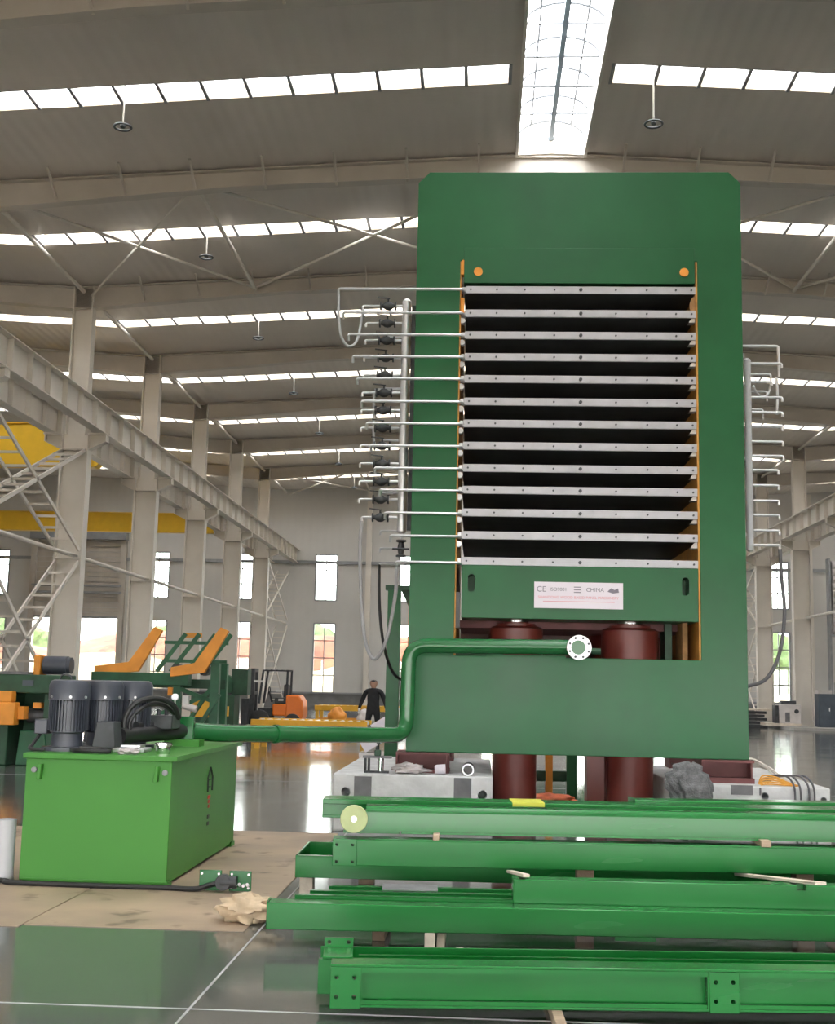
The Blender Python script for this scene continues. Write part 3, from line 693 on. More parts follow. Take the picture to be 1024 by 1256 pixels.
# ---------------- right steam manifold
rm = thing('steam_manifold', 'white steam header with a ladder of short stub pipes', 'manifold', (3.07, 14.3, 0))
QX = 3.085
MB().lathe((QX, 14.25, 3.2), [(.02, 0), (.042, .02), (.042, 2.28), (.02, 2.3)], n=16).build('header', 'white_plastic', rm, True)
MB().cyl((QX - .05, 14.25, 5.5), (QX - .05, 14.25, 5.56), .02, n=8).build('vent_cap', 'white_plastic', rm, True)
for z in (5.2, 4.3, 3.4): MB().box(PX1 - .02, QX, 14.24, 14.27, z - .02, z + .02).build('bracket', 'galv', rm, True)
RZ = [5.44, 5.22, 5.03, 4.85, 4.68, 4.50, 4.33, 4.16, 3.98, 3.80, 3.63, 3.45, 3.28]
for i, z in enumerate(RZ):
    L = .40 if i < 7 else .34
    if i == 1: L = .28
    MB().tube(bent([(QX + .03, 14.25, z), (QX + L, 14.25, z), (QX + L, 14.25, z - .05)], .02, 3), .016, 8).build('stub_pipe', 'pipe_silver', rm, True)
MB().tube(bent([(PX1 + .0, 14.35, 5.68), (QX + .39, 14.35, 5.68), (QX + .39, 14.35, 5.3)], .03, 3), .018, 8).build('top_pipe', 'pipe_silver', rm, True)
for i, z in enumerate((5.36, 5.15, 4.93)):
    MB().tube(bent([(QX + .03, 14.45, z), (QX + .32 - i * .05, 14.45, z), (QX + .32 - i * .05, 14.45, z - .12)], .02, 3), .013, 8).build('return_pipe', 'pipe_silver', rm, True)
hose([(QX + .32, 14.45, 5.24), (QX + .28, 14.45, 5.12), (QX + .2, 14.4, 5.08), (QX + .12, 14.35, 5.12), (QX + .08, 14.3, 5.18)], .014, 'galv', rm)
hose([(QX + .36, 14.35, 5.3), (QX + .37, 14.35, 5.1), (QX + .36, 14.35, 4.85)], .016, 'galv', rm)
hose([(QX + .34, 14.25, 3.24), (QX + .36, 14.28, 2.9), (QX + .39, 14.3, 2.5), (QX + .33, 14.32, 2.05), (QX + .18, 14.35, 1.75), (QX - .05, 14.4, 1.65)], .022, 'cable_grey', rm)
# ---------------- green hydraulic pipe to the press
hp = thing('hydraulic_pipe', 'thick green hydraulic pipe running from power unit up to the press', 'pipe', (-.9, 13.45, 0))
py = 13.45
MB().tube(bent([(-2.72, 11.3, 1.13), (-2.45, 11.6, 1.10), (-.805, py, 1.05), (-.79, py, 2.02), (1.0, py, 2.035)], .2, 10), .082, 20).build('pipe', 'pipe_green', hp, True)
fl_ = MB().lathe((1.05, py - .13, 2.03), [(.13, 0), (.135, .006), (.135, .045), (.13, .05)], axis=(0, 1, 0), n=32).build('flange', 'galv', hp, True)
MB().tube(bent([(.9, py, 2.035), (1.05, py, 2.03), (1.05, py + .4, 2.03)], .1, 6), .08, 20).build('elbow', 'pipe_green', hp, True)
MB().lathe((1.04, py - .138, 2.03), [(.02, 0), (.075, .0), (.085, .03)], axis=(0, 1, 0), n=24).build('blind_cap', 'pipe_green', hp, True)
for k in range(8):
    a = 2 * PI * (k + .5) / 8; MB().cyl((1.05 + .108 * math.cos(a), py - .145, 2.03 + .108 * math.sin(a)), (1.05 + .108 * math.cos(a), py - .1, 2.03 + .108 * math.sin(a)), .014, n=6).build('bolt', 'iron_dark', hp, True)
MB().cyl((1.2, py + .1, 2.0), (1.3, py + .1, 2.0), .035, n=10).build('plug', 'dark_green', hp, True)
MB().cyl((1.1, py + .1, 2.0), (1.3, py + .1, 2.0), .02, n=10).build('plug_stem', 'dark_green', hp, True)
for x in (-2.0,): MB().lathe((x, 12.08, 1.087), [(.09, -.02), (.09, .02)], axis=(1.645, 1.85, -.05), n=20).build('weld_collar', 'pipe_green', hp, True)

# ================================================================== HYDRAULIC POWER UNIT
TX0, TX1, TY0, TY1, TZ = -3.56, -2.40, 9.62, 12.2, 1.0
pu = thing('hydraulic_power_unit', 'bright green oil tank with grey motors and black pipework on top', 'power unit', ((TX0 + TX1) / 2, (TY0 + TY1) / 2, 0))
MB().box(TX0, TX1, TY0, TY1, .03, TZ - .04).build('tank_body', 'tank_green', pu, True, bevel=.006)
tk = pu.children[-1]
lid = MB().box(TX0 - .02, TX1 + .045, TY0 - .025, TY1 + .04, TZ - .04, TZ).build('tank_lid', 'tank_green', pu, True, bevel=.004)
MB().box(TX0 + .03, TX1 + .012, TY0 - .006, TY0 + .12, 0, .05).build('foot_rail', 'tank_green', pu, True); MB().box(TX0 + .03, TX1 + .012, TY1 - .16, TY1, 0, .05).build('foot_rail', 'tank_green', pu, True)
for x in (TX0 + .12, TX1 - .115):
    MB().prism([(x - .02, .80), (x + .015, .80), (x + .02, .92), (x - .005, .92)], TY0 - .05, TY0 + .01).build('lifting_lug', 'tank_green', tk, True, bevel=.005)
for x, z in ((TX0 + .07, .872), (TX1 - .05, .872)):
    MB().lathe((x, TY0 - .02, z), [(.012, 0), (.022, .004), (.022, .03)], axis=(0, 1, 0), n=16).build('plug', 'frame_grey', tk, True)
# emblem on the side wall: black arch mark, red mark, small characters below
ex = TX1 + .002; ey = 11.0
for a, b in (((ey - .09, .62), (ey - .09, .74)), ((ey - .09, .74), (ey, .83)), ((ey, .83), (ey + .09, .74)), ((ey + .09, .74), (ey + .09, .62)), ((ey - .035, .66), (ey + .035, .66)), ((ey - .035, .72), (ey + .035, .72))):
    MB().bar((ex, a[0], a[1]), (ex, b[0], b[1]), .004, .025, up=(1, 0, 0)).build('emblem', 'mark_black', tk, True)
for z, w in ((.57, .10), (.53, .07), (.49, .05)): MB().box(ex - .002, ex + .003, ey - w / 2, ey + w / 2, z - .014, z + .014).build('emblem', 'mark_red', tk, True)
for z in (.40, .34): MB().box(ex - .002, ex + .003, ey - .04, ey + .03, z - .015, z + .015).build('emblem', 'mark_black', tk, True)
# motors
def motor(x, y):
    r = .155
    m = MB().lathe((x, y, TZ), [(.2, 0), (.2, .03), (.13, .035), (.12, .14), (r * .9, .15), (r * .9, .40)], n=28).build('motor', 'motor_grey', pu, True)
    MB().lathe((x, y, TZ + .41), [(r + .012, 0), (r + .012, .12), (r - .005, .155), (r - .03, .165)], n=32).build('fan_cover', 'motor_grey', m, True)
    fn = MB()
    for k in range(36):
        a = 2 * PI * k / 36; c, s_ = math.cos(a), math.sin(a)
        fn.bar((x + c * (r - .01), y + s_ * (r - .01), TZ + .16), (x + c * (r - .01), y + s_ * (r - .01), TZ + .41), .008, .03, up=(c, s_, 0))
    fn.build('cooling_fins', 'motor_grey', m, True, kind='stuff')
    for a in (-2.2, -1.2, -.4): MB().cyl((x + (r + .01) * math.cos(a), y + (r + .01) * math.sin(a), TZ + .435), (x + (r + .022) * math.cos(a), y + (r + .022) * math.sin(a), TZ + .435), .011, n=8).build('cover_bolt', 'galv', m, True)
    return m
m1 = motor(-3.39, 10.05); MB().box(-3.64, -3.53, 9.96, 10.12, 1.13, 1.25).build('terminal_box', 'motor_grey', m1, True, bevel=.01)
MB().tube([(-3.43 + .05 * math.cos(a), 10.05, 1.575 + .045 * math.sin(a)) for a in [PI * k / 8 for k in range(9)]], .007, 6).build('lifting_eye', 'iron_dark', m1, True)
m2 = motor(-3.20, 10.36); m3_ = motor(-3.03, 10.66); m4 = motor(-3.38, 10.85)
# valve block, pipework, filter, gauge
MB().prism([(-3.17, 1.0), (-2.96, 1.0), (-2.99, 1.24), (-3.13, 1.24)], 9.98, 10.2).build('pump_guard', 'iron_dark', pu, True, bevel=.01)
MB().tube([(-3.0, 10.2, 1.12), (-2.78, 11.0, 1.12), (-2.73, 11.25, 1.13)], .065, 16).build('pressure_pipe', 'rubber', pu, True)
MB().tube([(-2.95, 10.5, 1.2), (-2.75, 11.3, 1.2)], .03, 10).build('return_pipe', 'iron_dark', pu, True)
MB().box(-2.9, -2.7, 10.75, 11.05, 1.16, 1.28).build('valve_block', 'iron_dark', pu, True, bevel=.01)
MB().box(-2.84, -2.52, 11.05, 11.25, 1.0, 1.06).build('valve_base', 'tank_green', pu, True)
MB().box(-2.86, -2.62, 11.22, 11.3, 1.0, 1.26).build('flange_plate', 'pipe_green', pu, True, bevel=.005)
for k in range(3): MB().cyl((-2.85 + k * .07, 10.85, 1.28), (-2.85 + k * .07, 10.85, 1.33 + .02 * (k % 2)), .018, n=8).build('solenoid', 'iron_dark', pu, True)
MB().cyl((-2.72, 10.9, 1.28), (-2.72, 10.9, 1.42), .007, n=6).build('gauge_stem', 'galv', pu, True); MB().cyl((-2.72, 10.88, 1.44), (-2.72, 10.92, 1.44), .03, n=14).build('gauge', 'galv', pu, True)
MB().lathe((-2.56, 9.95, 1.0), [(.055, 0), (.06, .015), (.06, .06), (.07, .065), (.07, .085), (.05, .09)], n=24).build('breather_cap', 'chrome', pu, True)
hose([(-2.98, 10.25, 1.1), (-2.98, 10.28, 1.28), (-2.9, 10.35, 1.4), (-2.78, 10.5, 1.43), (-2.68, 10.65, 1.38), (-2.64, 10.75, 1.26)], .024, 'rubber', pu)
hose([(-2.94, 10.3, 1.1), (-2.94, 10.3, 1.25), (-2.86, 10.42, 1.36), (-2.76, 10.58, 1.38), (-2.68, 10.75, 1.3)], .018, 'rubber', pu)
hose([(-3.6, 10.0, 1.13), (-3.62, 9.9, 1.05), (-3.62, 9.85, 1.02), (-3.5, 9.85, 1.01)], .014, 'rubber', pu)
hose([(-3.3, 9.9, 1.015), (-3.2, 9.72, 1.02), (-3.05, 9.7, 1.02), (-2.95, 9.78, 1.015), (-3.05, 9.86, 1.03), (-3.2, 9.8, 1.035)], .016, 'rubber', pu)
MB().box(-2.98, -2.72, 9.95, 10.2, 1.0, 1.035).build('cover_plate', 'galv', pu, True, bevel=.008); MB().box(-2.93, -2.76, 10.0, 10.15, 1.035, 1.06).build('cover_handle', 'steel', pu, True, bevel=.008)
tag(blob('rag', (-2.79, 9.77, 1.021), (.09, .055, .024), 3, 'clear_bag', flat=.88), 'crumpled grey rag on the green tank lid', 'rag')
# ================================================================== FLOOR ITEMS LEFT
for i, (x0, x1_, y0, y1, a) in enumerate(((-4.6, -2.95, 8.02, 13.3, 0), (-2.94, -1.5, 8.09, 13.35, .003), (-6.4, -4.61, 8.0, 13.2, 0))):
    o = MB().box(x0, x1_, y0, y1, 0, .006).build('floor_sheet', 'sheet_tan')
    tag(o, ['stained tan floor sheet under the green tank', 'stained tan floor sheet beside the crumpled paper', 'stained tan floor sheet under the white tube'][i], 'floor sheet')
tag(blob('crumpled_paper', (-1.53, 8.42, .085), (.19, .14, .09), 4, 'paper', amp=.45, freq=2.6, nu=30, nv=20), 'crumpled brown paper sack by the end of the green beam', 'paper')
# green pump block with two flanges lying on the sheet
pb = thing('pump_block', 'small green pump block with two square flanges on tan sheet', 'pump', (-1.93, 9.55, .006))
for x in (-.11, .12):
    MB().box(x - .085, x + .085, -.02, .0, .005, .155).build('flange_plate', 'pipe_green', pb, bevel=.004)
    for sx in (-1, 1):
        for sz in (.03, .13): MB().cyl((x + sx * .065, -.028, sz), (x + sx * .065, -.02, sz), .009, n=8).build('bolt', 'galv', pb)
MB().lathe((0, -.09, .075), [(.055, 0), (.06, .006), (.06, .06), (.05, .075)], axis=(0, 1, 0), n=20).build('pipe_mouth', 'iron_dark', pb)
MB().cyl((-.02, -.05, .075), (.1, -.05, .075), .045, n=14).build('body', 'iron_dark', pb)
for k in range(4): MB().cyl((.09 + k * .03, -.05, .05 + .012 * (k % 2)), (.09 + k * .03, -.02, .05), .012, n=8).build('fitting', 'galv', pb)
o = hose([(-5.0, 9.7, .026), (-3.75, 9.61, .026), (-3.6, 9.53, .026), (-3.0, 9.5, .026), (-2.4, 9.5, .026), (-2.15, 9.485, .026), (-2.04, 9.485, .055), (-1.955, 9.5, .078)], .02, 'rubber', None, 'rubber_hose'); tag(o, 'black rubber hose lying along the foot of the green tank', 'hose')
vt = thing('plastic_tube', 'pale grey plastic tube standing beside the green tank', 'tube', (-3.72, 9.72, .006))
MB().lathe((0, 0, 0), [(.075, 0), (.075, .47), (.062, .47), (.062, .44)], n=24).build('tube_body', 'white_plastic', vt); MB().lathe((.0, 0, .0), [(.08, 0), (.08, .03)], n=24).build('tube_foot', 'white_plastic', vt)

# ================================================================== STEEL BEAMS IN FRONT
def beam_thing(name, label, x, y, rz, z=0): return thing(name, label, 'steel beam', (x, y, z), rz)
def bolt_holes(par, pts, y, r=.011): cut(par, [MB().cyl((x, y - .05, z), (x, y + .12, z), r, n=12) for x, z in pts])
G = 'beam_green'
# front channel with bolted end plates
A = beam_thing('channel_beam', 'green channel beam with square bolted plates and recessed web, lowest in the pile', -.70, 6.08, .09, .065)
LA = 4.6; h = .197
MB().box(.14, LA, .055, .065, .01, h - .01).build('web', G, A); MB().box(0, LA, .0, .13, h - .012, h).build('top_flange', G, A, bevel=.003); MB().box(.14, LA, .0, .13, 0, .012).build('bottom_flange', G, A, bevel=.003)
MB().box(.14, LA, .0, .010, h - .035, h - .012).build('lip', G, A); MB().box(.14, LA, .012, .03, .012, .03).build('lip', G, A)
for x0 in (0, 1.83, 3.6):
    p = MB().box(x0, x0 + .145, -.008, .05, -.005, h - .012).build('end_plate', G, A, bevel=.003)
    bolt_holes(p, [(x0 + .03, .05), (x0 + .115, .05), (x0 + .03, .14), (x0 + .115, .14)], -.008)
    for xx in (x0 - .008, x0 + .145):
        if xx > 0: MB().box(xx, xx + .008, .0, .06, .012, h - .012).build('web_stiffener', G, A)
# second channel, open on top, behind it
B = beam_thing('channel_beam', 'green trough beam with a small drilled tab, tucked behind the front channel', -.79, 6.32, .09, .065)
MB().box(0, LA, 0, .012, 0, .165).build('side_wall', G, B, bevel=.003); MB().box(0, LA, .30, .312, 0, .168).build('side_wall', G, B, bevel=.003); MB().box(0, LA, .012, .30, .07, .082).build('bottom_plate', G, B)
MB().box(0, LA, .012, .05, .153, .165).build('lip', G, B); MB().box(0.2, LA, .15, .17, .082, .158).build('rib', G, B)
p = MB().box(.02, .17, .25, .262, .082, .222).build('drilled_tab', G, B, bevel=.003); bolt_holes(p, [(.045, .20), (.145, .20)], .25)
MB().box(.02, .17, .012, .25, .165, .177).build('drilled_tab', G, B, bevel=.003)
# long plain box beam
Cb = beam_thing('box_beam', 'long plain green box beam with a small tab under its lower edge', -1.29, 7.68, .055, .1)
MB().box(0, 6, 0, .16, 0, .158).build('box', G, Cb, bevel=.006); MB().box(2.13, 2.38, 0, .012, -.022, .002).build('lower_tab', G, Cb); MB().box(0, .01, .004, .156, .158, .164).build('weld_edge', G, Cb)
# three small channels behind
for k, (x, y) in enumerate(((-1.15, 7.9), (-1.08, 8.08), (-.98, 8.27))):
    t = beam_thing('small_channel', ['slim green channel directly behind the long box beam', 'slim green channel in the middle of three behind the long box beam', 'slim green channel under the grey strip behind the box beam'][k], x, y, .055, .1)
    MB().box(0, 1.75 + (.25 if k else 0), 0, .01, 0, .172).build('web', G, t, bevel=.002); MB().box(0, 1.75, 0, .06, .162, .172).build('top_flange', G, t, bevel=.002); MB().box(0, 1.75, 0, .06, 0, .01).build('bottom_flange', G, t, bevel=.002)
o = MB().box(0, .36, 0, .2, 0, .012).build('grey_plate', 'concrete_dark', None, bevel=.002); o.location = (-.62, 8.16, .274); o.rotation_euler = (0, 0, .055); tag(o, 'grey strip plate laid across the slim green channels', 'plate')
# tall box beam to the right
D = beam_thing('box_beam', 'tall dark green box beam standing behind the long plain one', .70, 7.98, .055, .1)
cut(MB().box(-.48, 4.2, 0, .14, 0, .30).build('box', G, D, bevel=.006), [MB().box(1.3, 1.36, -.05, .06, .27, .4)]); MB().box(-.48, -.472, .003, .137, .30, .305).build('weld_edge', G, D)
# wide tray
E_ = beam_thing('tray_beam', 'wide green tray beam open on top, under the bolted beam', -1.37, 9.38, .02, .15)
MB().box(0, 5.4, 0, .012, 0, .16).build('side_wall', G, E_, bevel=.003); MB().box(0, 5.4, .82, .832, 0, .16).build('side_wall', G, E_, bevel=.003); MB().box(0, 5.4, .012, .82, 0, .012).build('bottom_plate', G, E_)
MB().box(0, .012, .012, .82, .012, .16).build('end_wall', G, E_); MB().box(0.0, 5.4, .0, .05, .15, .16).build('lip', G, E_)
# bolted beam
F_ = beam_thing('box_beam', 'green box beam with a four-hole end plate, between tray beam and roller beam', -1.02, 8.75, .075, .335)
MB().box(.15, 5.4, .004, .20, 0, .178).build('box', G, F_, bevel=.005); p = MB().box(0, .17, -.01, .20, .0, .182).build('end_plate', G, F_, bevel=.003); bolt_holes(p, [(.03, .03), (.14, .03), (.03, .145), (.14, .145)], -.01)
MB().box(.3, 5.4, .03, .17, .178, .184).build('top_strip', G, F_)
# roller beam on top
G_ = beam_thing('roller_beam', 'green beam with rounded shiny top edge and pale disc at its end', -.80, 8.86, .075, .565)
rr = .045; pts = [(0.0, 0.0), (0, .172 - rr)] + [(rr - rr * math.cos(PI / 2 * k / 6), .172 - rr + rr * math.sin(PI / 2 * k / 6)) for k in range(1, 7)] + [(.17, .172), (.17, 0)]
MB().prism(pts, 0, 5.4, axis='x').build('beam', G, G_)
MB().box(.25, 5.4, -.02, .1, -.015, .0).build('foot_strip', G, G_); MB().box(-.16, .24, .02, .16, -.02, .0).build('foot_plate', G, G_)
dsc = MB().lathe((-.085, -.055, .085), [(.093, 0), (.097, .004), (.097, .02), (.06, .022), (.05, .06)], axis=(0, 1, 0), n=36).build('end_disc', 'disc_yellow', G_)
MB().cyl((-.085, -.06, .085), (-.085, -.05, .085), .022, n=16).build('hub', 'galv', dsc); MB().box(-.12, .0, .0, .12, .0, .14).build('disc_bracket', G, G_)
# rear beam
H_ = beam_thing('flat_beam', 'thin green beam with yellow tape lying behind the roller beam', -1.17, 9.30, .06, .60)
MB().box(0, 5.6, 0, .3, .1, .137).build('plate', G, H_, bevel=.004); MB().box(0, 5.6, 0.01, .03, .02, .1).build('web', G, H_); MB().box(0, 5.6, 0.0, .1, .0, .02).build('bottom_flange', G, H_, bevel=.003)
MB().box(1.42, 1.66, -.004, .31, .096, .142).build('yellow_tape', 'tape_yellow', H_)
H2 = beam_thing('flat_beam', 'short green beam lying askew behind the thin taped beam', 1.2, 9.75, .14, .56)
MB().box(0, 3.4, 0, .2, .0, .19).build('beam', G, H2, bevel=.006); MB().box(0, .012, -.01, .21, 0, .2).build('end_cap', G, H2)
# timber spacers and packing
def timber(label, p, q, w, h_, m='timber', name='timber_block'):
    return tag(MB().bar(p, q, w, h_).build(name, m, None, bevel=.004), label, 'timber')
timber('small brown timber spacer under the roller beam near the pale disc', (-.30, 8.80, .541), (-.30, 9.1, .541), .045, .044)
timber('dark brown timber spacer under the roller beam near the cable bundle', (2.02, 8.96, .541), (2.02, 9.3, .541), .07, .044)
timber('grey-white timber stick poking out over the tall green box beam notch end', (2.08, 7.80, .453), (1.86, 9.12, .306), .075, .02, 'timber_pale', 'timber_stick')
timber('pale timber stick poking out beside the end of the tall green box beam', (.295, 7.82, .444), (.22, 8.93, .306), .045, .02, 'timber_pale', 'timber_stick')
timber('pale square packing block under the corner of the wide tray beam', (-1.29, 9.42, .075), (-1.29, 9.55, .075), .10, .15, 'timber_pale')
timber('long packing timber under the far end of the wide tray beam', (2.6, 9.4, .075), (2.6, 10.2, .075), .12, .15)
timber('long packing timber under the rear wall of the wide tray beam', (-.9, 10.1, .075), (-.9, 10.25, .075), .12, .15)
for k, x in enumerate((.75, 2.3)): timber(['packing timber behind the tall box beam near the grey strip', 'packing timber behind the tall box beam near its notch'][k], (x, 8.90 + k * .13, .168), (x, 9.06 + k * .13, .168), .12, .336, 'timber_dark')
for x, y, k in ((-.29, 7.72, 0), (-.225, 7.79, 1), (2.4, 7.86, 2)):
    timber(['white flaked packing block under the long box beam', 'smaller white packing block beside the flaked one', 'dark packing timber under the long box beam near the notch end'][k], (x, y, .05), (x, y + .95 - (.6 if k == 1 else 0), .05), .062 if k == 0 else .05, .1, 'timber_dark' if k == 2 else 'timber_pale')
timber('dark packing timber under the three slim channels', (-.62, 7.95, .05), (-.62, 8.5, .05), .08, .1, 'timber_dark')
tag(blob('wood_chip', (-.085, 7.56, .025), (.05, .035, .03), 8, 'timber_pale'), 'broken wood chip on the floor in front of the box beam', 'wood chip')
timber('worn timber bearer sticking out under the front channel beam', (.40, 5.72, .032), (.37, 6.75, .032), .05, .063)
timber('second timber bearer under the front channel beam beyond its middle plate', (2.9, 6.2, .032), (2.85, 7.1, .032), .06, .063)
o = MB().box(-.018, .018, -.006, .006, 0, .06).build('steel_offcut', G, None, bevel=.002); o.location = (1.13, 7.45, 0); tag(o, 'tiny green steel offcut standing on the dark floor', 'offcut')
o = MB().bar((1.75, 7.55, .012), (1.84, 7.15, .012), .02, .02).build('thin_batten', 'timber_pale'); tag(o, 'thin pale batten on the floor behind the front channel', 'batten')
# ================================================================== THINGS ON THE FOUNDATION BLOCKS
tag(blob('plastic_bag', (-.78, 13.79, .67), (.17, .10, .06), 5, 'clear_bag', amp=.5, flat=.86), 'crumpled clear plastic bag on the left red girder', 'bag')
cp = MB().lathe((-.50, 13.82, .67), [(.04, -.0), (.05, .02), (.055, .12), (.05, .12), (.046, .1)], axis=(1, 0, .05), n=18).build('white_cup', 'sign_white'); tag(cp, 'white cup lying beside the clear plastic bag', 'cup')
pp_ = thing('pipe_offcut', 'dark pipe offcut with open end lying on the white block', 'pipe', (-.13, 13.75, .618))
MB().tube([(0, -.06, .065), (0, .3, .065)], .062, 20, False).build('pipe_wall', 'iron_dark', pp_); rg = MB(); rg.tube([(0, -.065, .065), (0, -.045, .065)], .066, 20, False).tube([(0, -.065, .065), (0, -.045, .065)], .05, 20, False)
for e0, e1 in ((0, 40), (20, 60)):
    for j in range(20): rg.f.append((e0 + j, e0 + (j + 1) % 20, e1 + (j + 1) % 20, e1 + j))
rg.build('end_ring', 'galv', pp_)
gp = thing('jack_pump', 'small hand pump with shiny cylinder and green cap on the white block', 'pump', (-1.1, 13.8, .618))
MB().cyl((0, 0, 0), (0, 0, .16), .035, n=16).build('cylinder', 'chrome', gp); MB().box(-.18, .09, -.06, .06, .0, .02).build('base', 'iron_dark', gp); MB().box(-.2, .12, -.04, .05, .16, .185).build('top_plate', 'concrete_dark', gp)
MB().box(-.07, .0, -.05, .04, .185, .25).build('cap', 'dark_green', gp, bevel=.01); MB().cyl((-.13, -.02, .02), (-.13, -.02, .16), .015, n=8).build('rod', 'iron_dark', gp); MB().cyl((-.17, -.02, .02), (-.17, -.02, .16), .015, n=8).build('rod', 'iron_dark', gp)
def netting():
    mb = MB(); nu, nv = 72, 26; vs = []
    for i in range(nv + 1):
        f = i / nv; z = .84 - .80 * f
        R0 = [.10, .20, .26, .25, .20, .23, .26, .24][min(7, int(f * 8))] * .5 + [.20, .26, .25, .20, .23, .26, .24, .20][min(7, int(f * 8))] * .5
        if i in (0, nv): R0 *= .15
        for j in range(nu):
            th = 2 * PI * j / nu
            w = 1 + .07 * math.sin(13 * th + 2 * math.sin(2 * f * PI)) + .04 * math.sin(17 * th - 5 * f) + .45 * noise.noise(Vector((1.5 * math.cos(th), 1.5 * math.sin(th), 3 * f)))
            vs.append((2.24 + R0 * w * math.cos(th) * 1.0, 13.40 + R0 * w * math.sin(th) * .62, z + .03 * noise.noise(Vector((th * 2, f * 5, 1)))))
    fs = [(i * nu + j, i * nu + (j + 1) % nu, (i + 1) * nu + (j + 1) % nu, (i + 1) * nu + j) for i in range(nv) for j in range(nu)]
    return mb.add(vs, fs).build('grey_netting', 'net_grey', ang=1.4)
tag(netting(), 'bunched grey netting heaped beside the right red cylinder', 'netting')
# cable bundle
for k in range(3):
    y = 14.03 + .045 * k
    tag(hose([(2.995, y, .854), (3.05, y + .005 * k, .852), (3.2, y + .01 * k, .775 - .012 * k), (3.34, y + .012 * k, .68 - .018 * k), (3.43 + .05 * k, y + .02 * k, .603)], .009, 'cable_white', None, 'cable'), 'thin white cable running down from the press corner', 'cable', 'white cables at the press corner')
for k in range(5):
    y = 13.69 + .032 * k; zt_ = .612 + .021 * k
    tag(hose([(3.04 + .008 * (k % 2), y + .012 * (k % 2), .601), (3.075, y, .601 + (zt_ - .601) * .85), (3.14, y + .004, zt_), (3.24, y - .004, .601 + (zt_ - .601) * .8), (3.34, y + .003, .601 + (zt_ - .601) * .35), (3.43 + .012 * (k % 3), y, .601)], .008, 'cable_orange', None, 'cable'), 'orange cable coiled on the white block', 'cable', 'orange cables on the block')
for k, x in enumerate((3.35, 3.41, 3.50, 3.555)):
    tag(hose([(3.10 + .02 * k, 13.95 + .026 * (3 - k), .604), (3.22 + .02 * k, 13.92 + .026 * (3 - k), .68), (x - .04, 13.83, .70), (x, 13.69, .67), (x + .02, 13.577, .57), (x + .022, 13.573, .32), (x + .025, 13.53, .013)], .011, 'cable_grey', None, 'cable'), 'dark grey cable hanging over the edge of the white block', 'cable', 'dark cables over the block edge')
tag(blob('orange_cloth', (.95, 17.2, .06), (.35, .25, .09), 11, 'cloth_orange', amp=.4, flat=.55), 'crumpled orange cloth on the floor behind the red cylinders', 'cloth')
# green post with bracket and orange strip behind the press (loader)
ld = thing('loader_frame', 'green loader frame post with orange guide standing behind the press', 'loader', (-1.3, 18.2, 0))
MB().box(-1.40, -1.21, 18.1, 18.3, 0, 2.98).build('post', 'press_green', ld, True, bevel=.006); MB().box(-1.44, -.9, 18.1, 18.3, 2.98, 3.05).build('cap_plate', 'dark_green', ld, True)
MB().prism([(-1.21, 2.98), (-.85, 2.98), (-.85, 2.4), (-1.0, 2.55)], 18.15, 18.25).build('gusset', 'dark_green', ld, True); MB().box(-1.06, -.98, 17.6, 17.75, 1.6, 2.85).build('guide', 'orange_paint', ld, True); MB().box(-1.06, -.98, 17.6, 18.3, 2.78, 2.85).build('guide_arm', 'orange_paint', ld, True)
MB().box(-1.06, 3.2, 18.1, 18.3, 2.0, 2.15).build('cross_beam', 'press_green', ld, True); MB().box(3.0, 3.2, 18.1, 18.3, 0, 2.98).build('post', 'press_green', ld, True)
MB().box(.95, 1.05, 18.1, 18.3, 0, 2.0).build('mid_post', 'orange_paint', ld, True); MB().box(1.25, 1.4, 18.1, 18.3, 0, 2.0).build('mid_post', 'press_green', ld, True); MB().box(.4, 1.4, 18.12, 18.28, .25, .4).build('lower_rail', 'dark_green', ld, True)
# ================================================================== BACKGROUND MACHINES
# log deck with raised orange arms
dk = thing('log_deck', 'green log deck with raised orange forked arms behind the grey motors', 'machine', (-7.0, 26.2, 0))
def arm(x, y, par, ln, s=1):
    MB().prism([(x - ln, 1.64), (x - ln, 1.84), (x - .12, 1.94), (x + .40, 2.70), (x + .58, 2.62), (x + .10, 1.74)], y, y + .12).build('arm', 'orange_paint', par, True, bevel=.01)
arm(-7.42, 26.0, dk, .85); arm(-5.9, 25.6, dk, .62)
for x in (-6.75, -6.45, -6.1, -5.75):
    MB().bar((x - .25, 26.3, 1.75), (x + .3, 26.5, 2.58), .07, .09).build('chain_rail', 'machine_green', dk, True)
for z, yy in ((2.35, 26.45), (1.95, 26.35)): MB().box(-6.9, -5.5, yy, yy + .07, z, z + .07).build('cross_bar', 'machine_green', dk, True)
MB().box(-8.3, -6.2, 25.9, 26.2, 1.46, 1.72).build('main_beam', 'machine_green', dk, True, bevel=.01); MB().box(-8.3, -5.55, 26.6, 26.8, 1.4, 1.6).build('rear_beam', 'dark_green', dk, True)
for x, y in ((-7.9, 26.0), (-6.45, 26.0), (-5.62, 25.9), (-5.62, 26.7), (-7.9, 26.7)): MB().box(x - .09, x + .09, y - .09, y + .09, 0, 1.5 if x < -5.7 else 1.95).build('leg', 'machine_green', dk, True)
for a, b in (((-6.4, 25.95, .35), (-5.65, 25.85, 1.5)), ((-6.4, 25.95, 1.4), (-5.65, 25.85, 1.15)), ((-7.85, 25.95, .3), (-6.5, 25.95, 1.0)), ((-6.35, 25.9, 1.0), (-5.6, 25.9, 1.4)), ((-6.1, 25.8, .3), (-5.5, 25.8, 1.3))): MB().bar(a, b, .07, .08).build('brace', 'machine_green', dk, True)
